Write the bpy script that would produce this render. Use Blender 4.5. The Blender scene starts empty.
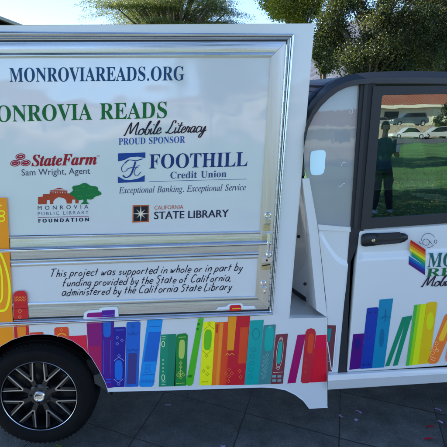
import bpy, math, random
import numpy as np
from mathutils import Vector, Matrix, noise
from mathutils.geometry import tessellate_polygon
sc = bpy.context.scene
COL = sc.collection
# ---------------------------------------------------------------- camera
F = 500.0; DIST = 2.5; EYE = 1.755
cam_d = bpy.data.cameras.new('camera'); cam_d.sensor_width = 36; cam_d.lens = 36*F/447.0
cam_d.clip_start = 0.05; cam_d.clip_end = 6000
camera = bpy.data.objects.new('camera', cam_d); COL.objects.link(camera)
ROT = Matrix.Rotation(math.radians(-3.1), 3, 'Z') @ Matrix.Rotation(math.radians(90-11.5), 3, 'X') @ Matrix.Rotation(math.radians(-0.8), 3, 'Z')
camera.matrix_world = Matrix.Translation((0, -DIST, EYE)) @ ROT.to_4x4()
sc.camera = camera
# ---------------------------------------------------------------- light
SUN_AZ = -66.0; SUN_EL = 30.0        # degrees, azimuth measured from +Y towards +X
world = bpy.data.worlds.new('World'); sc.world = world; world.use_nodes = True
nt = world.node_tree; bg = nt.nodes['Background']
sky = nt.nodes.new('ShaderNodeTexSky'); sky.sky_type = 'NISHITA'; sky.sun_disc = False
sky.sun_elevation = math.radians(SUN_EL); sky.sun_rotation = math.radians(SUN_AZ)
sky.air_density = .75; sky.dust_density = 0.0; sky.ozone_density = 1.5; sky.altitude = 2800
nt.links.new(sky.outputs[0], bg.inputs[0]); bg.inputs[1].default_value = 0.10
sun_d = bpy.data.lights.new('sun', 'SUN'); sun_d.energy = 4.2; sun_d.angle = math.radians(0.5); sun_d.color = (1, .93, .82)
sun = bpy.data.objects.new('sun', sun_d); COL.objects.link(sun)
_s = Vector((math.sin(math.radians(SUN_AZ))*math.cos(math.radians(SUN_EL)), math.cos(math.radians(SUN_AZ))*math.cos(math.radians(SUN_EL)), math.sin(math.radians(SUN_EL))))
sun.rotation_euler = _s.to_track_quat('Z', 'Y').to_euler(); sun.location = _s*50
vs = sc.view_settings; vs.view_transform = 'Standard'; vs.look = 'None'; vs.gamma = 1; vs.use_curve_mapping = False
vs.exposure = 2.32
# ---------------------------------------------------------------- helpers
CP = Vector((0, -DIST, EYE))
def ray(px, py): return ROT @ Vector(((px-223.5)/F, -(py-223.5)/F, -1))
def at(px, py, d=0.0):                 # a point on the vertical plane d metres in front of the truck's side
    r = ray(px, py); return CP + r*((DIST-d)/r.y)
def gp(px, py, z=0.0):
    r = ray(px, py); return CP + r*((z-EYE)/r.z)
def mirror_at(px, py, Y):              # where a thing stands that the side glass shows at px, py, Y metres away from the glass
    p = at(px, py, -Y); return Vector((p.x, -Y, p.z))
def srgb(r, g, b):
    return tuple((c/255/12.92 if c/255 <= .04045 else ((c/255+.055)/1.055)**2.4) for c in (r, g, b))
def wmat(o):
    return (wmat(o.parent) @ o.matrix_parent_inverse @ o.matrix_basis) if o.parent else o.matrix_basis.copy()
def adopt(o, parent):                  # parent while the mesh keeps its world coordinates
    o.parent = parent; o.matrix_parent_inverse = wmat(parent).inverted()
class MB:
    def __init__(s): s.v = []; s.f = []; s.c = []; s.m = []
    def add(s, vs, fs, c=(1,1,1), m=0):
        o = len(s.v); s.v += [tuple(v) for v in vs]
        for f in fs: s.f.append(tuple(i+o for i in f)); s.c.append(c); s.m.append(m)
    def box(s, lo, hi, c=(1,1,1), m=0, M=None):
        vs = [Vector((x,y,z)) for z in (lo[2],hi[2]) for y in (lo[1],hi[1]) for x in (lo[0],hi[0])]
        if M: vs = [M @ v for v in vs]
        s.add(vs, [(0,2,3,1),(4,5,7,6),(0,1,5,4),(2,6,7,3),(0,4,6,2),(1,3,7,5)], c, m)
    def prism(s, P, Q, c=(1,1,1), m=0, caps=True):   # front ring P, back ring Q (same length)
        n = len(P); fs = [(i, (i+1)%n, n+(i+1)%n, n+i) for i in range(n)]
        if caps:
            for t in tessellate_polygon([[Vector(p) for p in P]]): fs += [tuple(t), tuple(n+i for i in reversed(t))]
        s.add(list(P)+list(Q), fs, c, m)
    def plate(s, px, d0, d1, c=(1,1,1), m=0):         # pixel outline on plane d0, extruded straight back to d1
        P = [at(x, y, d0) for x, y in px]; Q = [Vector((p.x, -d1, p.z)) for p in P]
        s.prism(P, Q, c, m)
    def sheet(s, px, d, c=(1,1,1), m=0):
        P = [at(x, y, d) for x, y in px]
        s.add(P, [tuple(t) for t in tessellate_polygon([P])], c, m)
    def grid(s, rows, c=(1,1,1), m=0, closed=False):  # rows of equal length
        n = len(rows[0]); vs = [p for r in rows for p in r]; fs = []
        for i in range(len(rows)-1):
            for j in range(n if closed else n-1):
                k = (j+1) % n; fs.append((i*n+j, i*n+k, (i+1)*n+k, (i+1)*n+j))
        s.add(vs, fs, c, m)
    def tube(s, pts, r, n=10, c=(1,1,1), m=0, cap=True):
        pts = [Vector(p) for p in pts]; rs = r if isinstance(r, (list, tuple)) else [r]*len(pts); rows = []
        for i, p in enumerate(pts):
            t = (pts[min(i+1, len(pts)-1)]-pts[max(i-1, 0)]).normalized()
            a = t.orthogonal().normalized() if i == 0 else (pa - t*pa.dot(t)).normalized()
            pa = a; b = t.cross(a)
            rows.append([p + (a*math.cos(2*math.pi*k/n)+b*math.sin(2*math.pi*k/n))*rs[i] for k in range(n)])
        s.grid(rows, c, m, True)
        if cap:
            s.add(rows[0], [tuple(reversed(range(n)))], c, m); s.add(rows[-1], [tuple(range(n))], c, m)
    def disc(s, cen, ax, prof, n=32, c=(1,1,1), m=0):   # lathe: prof = [(radius, offset along ax)]
        ax = Vector(ax).normalized(); a = ax.orthogonal().normalized(); b = ax.cross(a); cen = Vector(cen)
        rows = [[cen + ax*h + (a*math.cos(2*math.pi*k/n)+b*math.sin(2*math.pi*k/n))*max(r,1e-5) for k in range(n)] for r, h in prof]
        s.grid(rows, c, m, True)
    def build(s, name, mats, parent=None, smooth=False, bevel=0, label=None):
        me = bpy.data.meshes.new(name); me.from_pydata(s.v, [], s.f)
        mats = mats if isinstance(mats, (list, tuple)) else [mats]
        for m in mats: me.materials.append(m)
        if len(mats) > 1: me.polygons.foreach_set('material_index', s.m)
        at_ = me.attributes.new('Col', 'FLOAT_COLOR', 'CORNER')
        cols = []
        for f, c in zip(s.f, s.c): cols += list((*c[:3], 1.0))*len(f)
        at_.data.foreach_set('color', cols)
        me.validate(); me.update()
        o = bpy.data.objects.new(name, me); COL.objects.link(o)
        if parent:
            adopt(o, parent)
        if smooth:
            me.polygons.foreach_set('use_smooth', [True]*len(me.polygons))
            try: me.set_sharp_from_angle(angle=math.radians(35))
            except Exception: pass
        if bevel:
            b = o.modifiers.new('bevel', 'BEVEL'); b.width = bevel; b.segments = 2; b.limit_method = 'ANGLE'; b.angle_limit = math.radians(40)
        if label: o['label'] = label
        return o
def empty(name, loc, label, cat, group=None, rz=0):
    o = bpy.data.objects.new(name, None); COL.objects.link(o); o.location = loc; o.rotation_euler = (0,0,rz)
    o.empty_display_size = .1
    return tag(o, label, cat, group)
def tag(o, label=None, cat=None, group=None, kind=None):
    if label: o['label'] = label
    if cat: o['category'] = cat
    if group: o['group'] = group
    if kind: o['kind'] = kind
    return o
# ---------------------------------------------------------------- materials
def mat(name, col=(.5,.5,.5), rough=.5, metal=0, coat=0, spec=.5, attr=False, noise_s=0, noise_amt=0, bump_s=0, bump=0, trans=0, stretch=None, rough_var=0, ior=1.5):
    m = bpy.data.materials.new(name); m.use_nodes = True; t = m.node_tree; b = t.nodes['Principled BSDF']; L = t.links.new
    b.inputs['Base Color'].default_value = (*col, 1); b.inputs['Roughness'].default_value = rough
    b.inputs['Metallic'].default_value = metal; b.inputs['Coat Weight'].default_value = coat; b.inputs['Coat Roughness'].default_value = .03
    b.inputs['Specular IOR Level'].default_value = spec; b.inputs['Transmission Weight'].default_value = trans; b.inputs['IOR'].default_value = ior
    tc = t.nodes.new('ShaderNodeTexCoord'); mp = t.nodes.new('ShaderNodeMapping'); L(tc.outputs['Object'], mp.inputs[0])
    if stretch: mp.inputs['Scale'].default_value = stretch
    src = None
    if attr:
        a = t.nodes.new('ShaderNodeAttribute'); a.attribute_name = 'Col'; src = a.outputs['Color']; L(src, b.inputs['Base Color'])
    if noise_s:
        n = t.nodes.new('ShaderNodeTexNoise'); n.inputs['Scale'].default_value = noise_s; n.inputs['Detail'].default_value = 5; L(mp.outputs[0], n.inputs['Vector'])
        if noise_amt:
            r = t.nodes.new('ShaderNodeMapRange'); r.inputs[1].default_value = .3; r.inputs[2].default_value = .7
            r.inputs[3].default_value = 1-noise_amt; r.inputs[4].default_value = 1+noise_amt; L(n.outputs[0], r.inputs[0])
            x = t.nodes.new('ShaderNodeMix'); x.data_type = 'RGBA'; x.blend_type = 'MULTIPLY'; x.inputs[0].default_value = 1
            if src: L(src, x.inputs[6])
            else: x.inputs[6].default_value = (*col, 1)
            L(r.outputs[0], x.inputs[7]); L(x.outputs[2], b.inputs['Base Color'])
        if rough_var:
            r = t.nodes.new('ShaderNodeMapRange'); r.inputs[1].default_value = .3; r.inputs[2].default_value = .7
            r.inputs[3].default_value = max(0,rough-rough_var); r.inputs[4].default_value = rough+rough_var; L(n.outputs[0], r.inputs[0]); L(r.outputs[0], b.inputs['Roughness'])
    if bump:
        n2 = t.nodes.new('ShaderNodeTexNoise'); n2.inputs['Scale'].default_value = bump_s; n2.inputs['Detail'].default_value = 3; L(mp.outputs[0], n2.inputs['Vector'])
        bp = t.nodes.new('ShaderNodeBump'); bp.inputs['Strength'].default_value = 1; bp.inputs['Distance'].default_value = bump
        L(n2.outputs[0], bp.inputs['Height']); L(bp.outputs[0], b.inputs['Normal'])
        if coat: L(bp.outputs[0], b.inputs['Coat Normal'])
    return m
M = {}
M['paint'] = mat('white_gelcoat', (.81,.81,.79), .22, coat=.5, bump_s=1.7, bump=.004, noise_s=3, noise_amt=.02)
M['panel'] = mat('white_panel', (.78,.79,.78), .2, coat=1, bump_s=1.3, bump=.02, noise_s=2.5, noise_amt=.025)
M['panel'].node_tree.nodes['Principled BSDF'].inputs['Coat IOR'].default_value = 1.85
M['panel'].node_tree.nodes['Principled BSDF'].inputs['Coat Roughness'].default_value = .07
M['alu'] = mat('brushed_aluminium', (.66,.70,.74), .30, metal=1, noise_s=16, noise_amt=.13, rough_var=.09, stretch=(.25,1,9), bump_s=3, bump=.0008)
M['alu_v'] = mat('warm_aluminium', (.72,.70,.665), .38, metal=1, noise_s=16, noise_amt=.06, rough_var=.05, stretch=(9,1,.25), bump_s=3, bump=.0006)
M['tube'] = mat('polished_aluminium', (.86,.87,.9), .16, metal=1, bump_s=4, bump=.001)
M['chrome'] = mat('chrome', (.8,.81,.83), .12, metal=1)
M['brass'] = mat('zinc_yellow', (.62,.54,.33), .35, metal=1, noise_s=40, noise_amt=.2)
M['gap'] = mat('shadow_gap_rubber', (.02,.02,.025), .6)
M['black'] = mat('black_trim', (.013,.016,.022), .35, coat=.12, bump_s=60, bump=.0002)
M['trim'] = mat('charcoal_door_frame', (.022,.023,.025), .5, bump_s=300, bump=.0002)
M['plastic'] = mat('black_plastic', (.012,.013,.015), .38, bump_s=400, bump=.0001)
M['rubber'] = mat('tyre_rubber', (.004,.004,.0043), .75, bump_s=60, bump=.0006, noise_s=20, noise_amt=.25)
M['under'] = mat('underbody', (.012,.012,.013), .9)
M['liner'] = mat('wheel_liner', (.004,.004,.0045), .85, bump_s=30, bump=.002)
M['rimdark'] = mat('rim_black', (.012,.012,.014), .3, coat=.3)
M['rimcut'] = mat('machined_rim', (.62,.63,.65), .3, metal=1)
M['decal'] = mat('printed_vinyl', attr=True, rough=.38, coat=.12, spec=.4, noise_s=6, noise_amt=.05, bump_s=2.3, bump=.004)
M['ink'] = mat('printed_lettering', attr=True, rough=.45, spec=.3)
M['seat'] = mat('seat_vinyl', (.06,.07,.075), .6)
M['prim'] = mat('plain_colours', attr=True, rough=.55, noise_s=5, noise_amt=.08)
M['car'] = mat('car_colours', attr=True, rough=.25, coat=.7)
def tintmul(m, rgb):
    t = m.node_tree; b = t.nodes['Principled BSDF']; l = b.inputs['Base Color'].links[0]; s = l.from_socket
    x = t.nodes.new('ShaderNodeMix'); x.data_type = 'RGBA'; x.blend_type = 'MULTIPLY'; x.inputs[0].default_value = 1; x.inputs[7].default_value = (*rgb, 1)
    t.links.new(s, x.inputs[6]); t.links.new(x.outputs[2], b.inputs['Base Color'])
tintmul(M['decal'], (1.45,1.35,1.2)); tintmul(M['ink'], (1.15,1.1,1.05))
M['rubber'].node_tree.nodes['Principled BSDF'].inputs['Specular IOR Level'].default_value = .2
def leafmat(name, tr=.45, rough=.5):
    m = bpy.data.materials.new(name); m.use_nodes = True; t = m.node_tree; L = t.links.new; b = t.nodes['Principled BSDF']
    a = t.nodes.new('ShaderNodeAttribute'); a.attribute_name = 'Col'; L(a.outputs[0], b.inputs['Base Color']); b.inputs['Roughness'].default_value = rough
    tl = t.nodes.new('ShaderNodeBsdfTranslucent'); mx = t.nodes.new('ShaderNodeMixShader'); mx.inputs[0].default_value = tr
    hs = t.nodes.new('ShaderNodeHueSaturation'); hs.inputs['Value'].default_value = 1.5; hs.inputs['Saturation'].default_value = 1.1; L(a.outputs[0], hs.inputs['Color']); L(hs.outputs[0], tl.inputs[0])
    L(b.outputs[0], mx.inputs[1]); L(tl.outputs[0], mx.inputs[2]); L(mx.outputs[0], t.nodes['Material Output'].inputs[0]); return m
M['leaf'] = leafmat('foliage')
M['bark'] = mat('bark', (.09,.075,.06), .9, noise_s=6, noise_amt=.4, bump_s=12, bump=.03, stretch=(1,1,.25))
def glassmat(name, refl, tint, tr=(.25,.33,.32), bump=.0006, bs=3.0):
    m = bpy.data.materials.new(name); m.use_nodes = True; t = m.node_tree; L = t.links.new; t.nodes.remove(t.nodes['Principled BSDF'])
    g = t.nodes.new('ShaderNodeBsdfGlossy'); g.inputs['Roughness'].default_value = .0; g.inputs['Color'].default_value = (*tint, 1)
    p = t.nodes.new('ShaderNodeBsdfTransparent'); p.inputs[0].default_value = (*tr, 1)
    n = t.nodes.new('ShaderNodeTexNoise'); n.inputs['Scale'].default_value = bs; bp = t.nodes.new('ShaderNodeBump'); bp.inputs['Distance'].default_value = bump
    L(n.outputs[0], bp.inputs['Height']); L(bp.outputs[0], g.inputs['Normal'])
    x = t.nodes.new('ShaderNodeMixShader'); x.inputs[0].default_value = refl; L(p.outputs[0], x.inputs[1]); L(g.outputs[0], x.inputs[2]); L(x.outputs[0], t.nodes['Material Output'].inputs[0]); return m
M['glass'] = glassmat('tinted_glass', .27, (.80,.97,.95), bump=.0004)
M['glass2'] = glassmat('far_glass', .12, (.9,.95,1), (.6,.68,.68))
def filmmat():
    m = mat('frosted_film', (.38,.39,.38), .5, noise_s=1.2, noise_amt=.12); t = m.node_tree; L = t.links.new
    g = t.nodes.new('ShaderNodeBsdfGlossy'); g.inputs['Roughness'].default_value = .02; x = t.nodes.new('ShaderNodeMixShader'); x.inputs[0].default_value = .065
    n = t.nodes.new('ShaderNodeTexNoise'); n.inputs['Scale'].default_value = 5; bp = t.nodes.new('ShaderNodeBump'); bp.inputs['Distance'].default_value = .00025
    L(n.outputs[0], bp.inputs['Height']); L(bp.outputs[0], g.inputs['Normal'])
    L(t.nodes['Principled BSDF'].outputs[0], x.inputs[1]); L(g.outputs[0], x.inputs[2]); L(x.outputs[0], t.nodes['Material Output'].inputs[0]); return m
M['film'] = filmmat()
def groundmat():
    m = bpy.data.materials.new('slate_paving'); m.use_nodes = True; t = m.node_tree; L = t.links.new; b = t.nodes['Principled BSDF']; b.inputs['Roughness'].default_value = .55
    tc = t.nodes.new('ShaderNodeTexCoord')
    def N(scale, det=6, rough=.6):
        n = t.nodes.new('ShaderNodeTexNoise'); n.inputs['Scale'].default_value = scale; n.inputs['Detail'].default_value = det; n.inputs['Roughness'].default_value = rough; L(tc.outputs['Object'], n.inputs['Vector']); return n.outputs[0]
    def Mth(op, a, b_=None, c=None):
        n = t.nodes.new('ShaderNodeMath'); n.operation = op
        for i, v in enumerate((a, b_, c)):
            if v is None: continue
            if isinstance(v, (int, float)): n.inputs[i].default_value = v
            else: L(v, n.inputs[i])
        return n.outputs[0]
    wob = Mth('MULTIPLY', Mth('SUBTRACT', N(5, 4), .5), .022)
    def dist(nx, ny, off, per):
        d = t.nodes.new('ShaderNodeVectorMath'); d.operation = 'DOT_PRODUCT'; L(tc.outputs['Object'], d.inputs[0]); d.inputs[1].default_value = (nx, ny, 0)
        u = Mth('ADD', Mth('SUBTRACT', d.outputs['Value'], off), wob)
        k = Mth('DIVIDE', u, per); fr = Mth('SUBTRACT', k, Mth('ROUND', k)); return Mth('MULTIPLY', Mth('ABSOLUTE', fr), per), Mth('FLOOR', k)
    d1, i1 = dist(.956, -.292, .177, .565); d2, i2 = dist(.49, .87, .363, .49)
    dm = Mth('MINIMUM', d1, d2); jm = t.nodes.new('ShaderNodeMapRange'); jm.inputs[1].default_value = .0022; jm.inputs[2].default_value = .0055; jm.inputs[3].default_value = 1; jm.inputs[4].default_value = 0; L(dm, jm.inputs[0])
    cr = t.nodes.new('ShaderNodeValToRGB'); cr.color_ramp.elements[0].position = .3; cr.color_ramp.elements[0].color = (.040,.046,.043,1); cr.color_ramp.elements[1].position = .72; cr.color_ramp.elements[1].color = (.17,.178,.165,1); L(N(7, 10, .72), cr.inputs[0])
    sk = t.nodes.new('ShaderNodeMapRange'); sk.inputs[1].default_value = .3; sk.inputs[2].default_value = .7; sk.inputs[3].default_value = .55; sk.inputs[4].default_value = 1.45; L(N(75, 5, .7), sk.inputs[0])
    sx = t.nodes.new('ShaderNodeMix'); sx.data_type = 'RGBA'; sx.blend_type = 'MULTIPLY'; sx.inputs[0].default_value = 1; L(cr.outputs[0], sx.inputs[6]); L(sk.outputs[0], sx.inputs[7])
    tl = t.nodes.new('ShaderNodeTexWhiteNoise'); tl.noise_dimensions = '2D'; cb = t.nodes.new('ShaderNodeCombineXYZ'); L(i1, cb.inputs[0]); L(i2, cb.inputs[1]); L(cb.outputs[0], tl.inputs['Vector'])
    tv = Mth('MULTIPLY_ADD', tl.outputs['Value'], .35, .8)
    mx = t.nodes.new('ShaderNodeMix'); mx.data_type = 'RGBA'; mx.blend_type = 'MULTIPLY'; mx.inputs[0].default_value = 1; L(sx.outputs[2], mx.inputs[6]); L(tv, mx.inputs[7])
    m2 = t.nodes.new('ShaderNodeMix'); m2.data_type = 'RGBA'; L(jm.outputs[0], m2.inputs[0]); L(mx.outputs[2], m2.inputs[6]); m2.inputs[7].default_value = (.012,.012,.013,1); L(m2.outputs[2], b.inputs['Base Color'])
    hh = Mth('SUBTRACT', Mth('ADD', Mth('MULTIPLY', N(11, 12, .7), .02), Mth('MULTIPLY', N(120, 3), .002)), Mth('MULTIPLY', jm.outputs[0], .006))
    bp = t.nodes.new('ShaderNodeBump'); bp.inputs['Distance'].default_value = 1; bp.inputs['Strength'].default_value = .8; L(hh, bp.inputs['Height']); L(bp.outputs[0], b.inputs['Normal'])
    rr = t.nodes.new('ShaderNodeMapRange'); rr.inputs[3].default_value = .35; rr.inputs[4].default_value = .7; L(N(9, 6), rr.inputs[0]); L(rr.outputs[0], b.inputs['Roughness'])
    return m
M['paving'] = groundmat()
M['grass'] = mat('lawn', (.045,.125,.022), .9, noise_s=.35, noise_amt=.5, bump_s=60, bump=.02)
M['blade'] = leafmat('grass_blades', .3, .6)
M['asphalt'] = mat('asphalt', (.06,.06,.065), .85, noise_s=3, noise_amt=.2)
M['stucco'] = mat('cream_stucco', (.62,.56,.42), .9, noise_s=4, noise_amt=.06)
M['tile'] = mat('clay_tile', (.19,.065,.04), .8, noise_s=8, noise_amt=.3)
M['hill'] = mat('chaparral', (.036,.044,.066), .95, noise_s=.02, noise_amt=.45, bump_s=.03, bump=12)
import json
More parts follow.
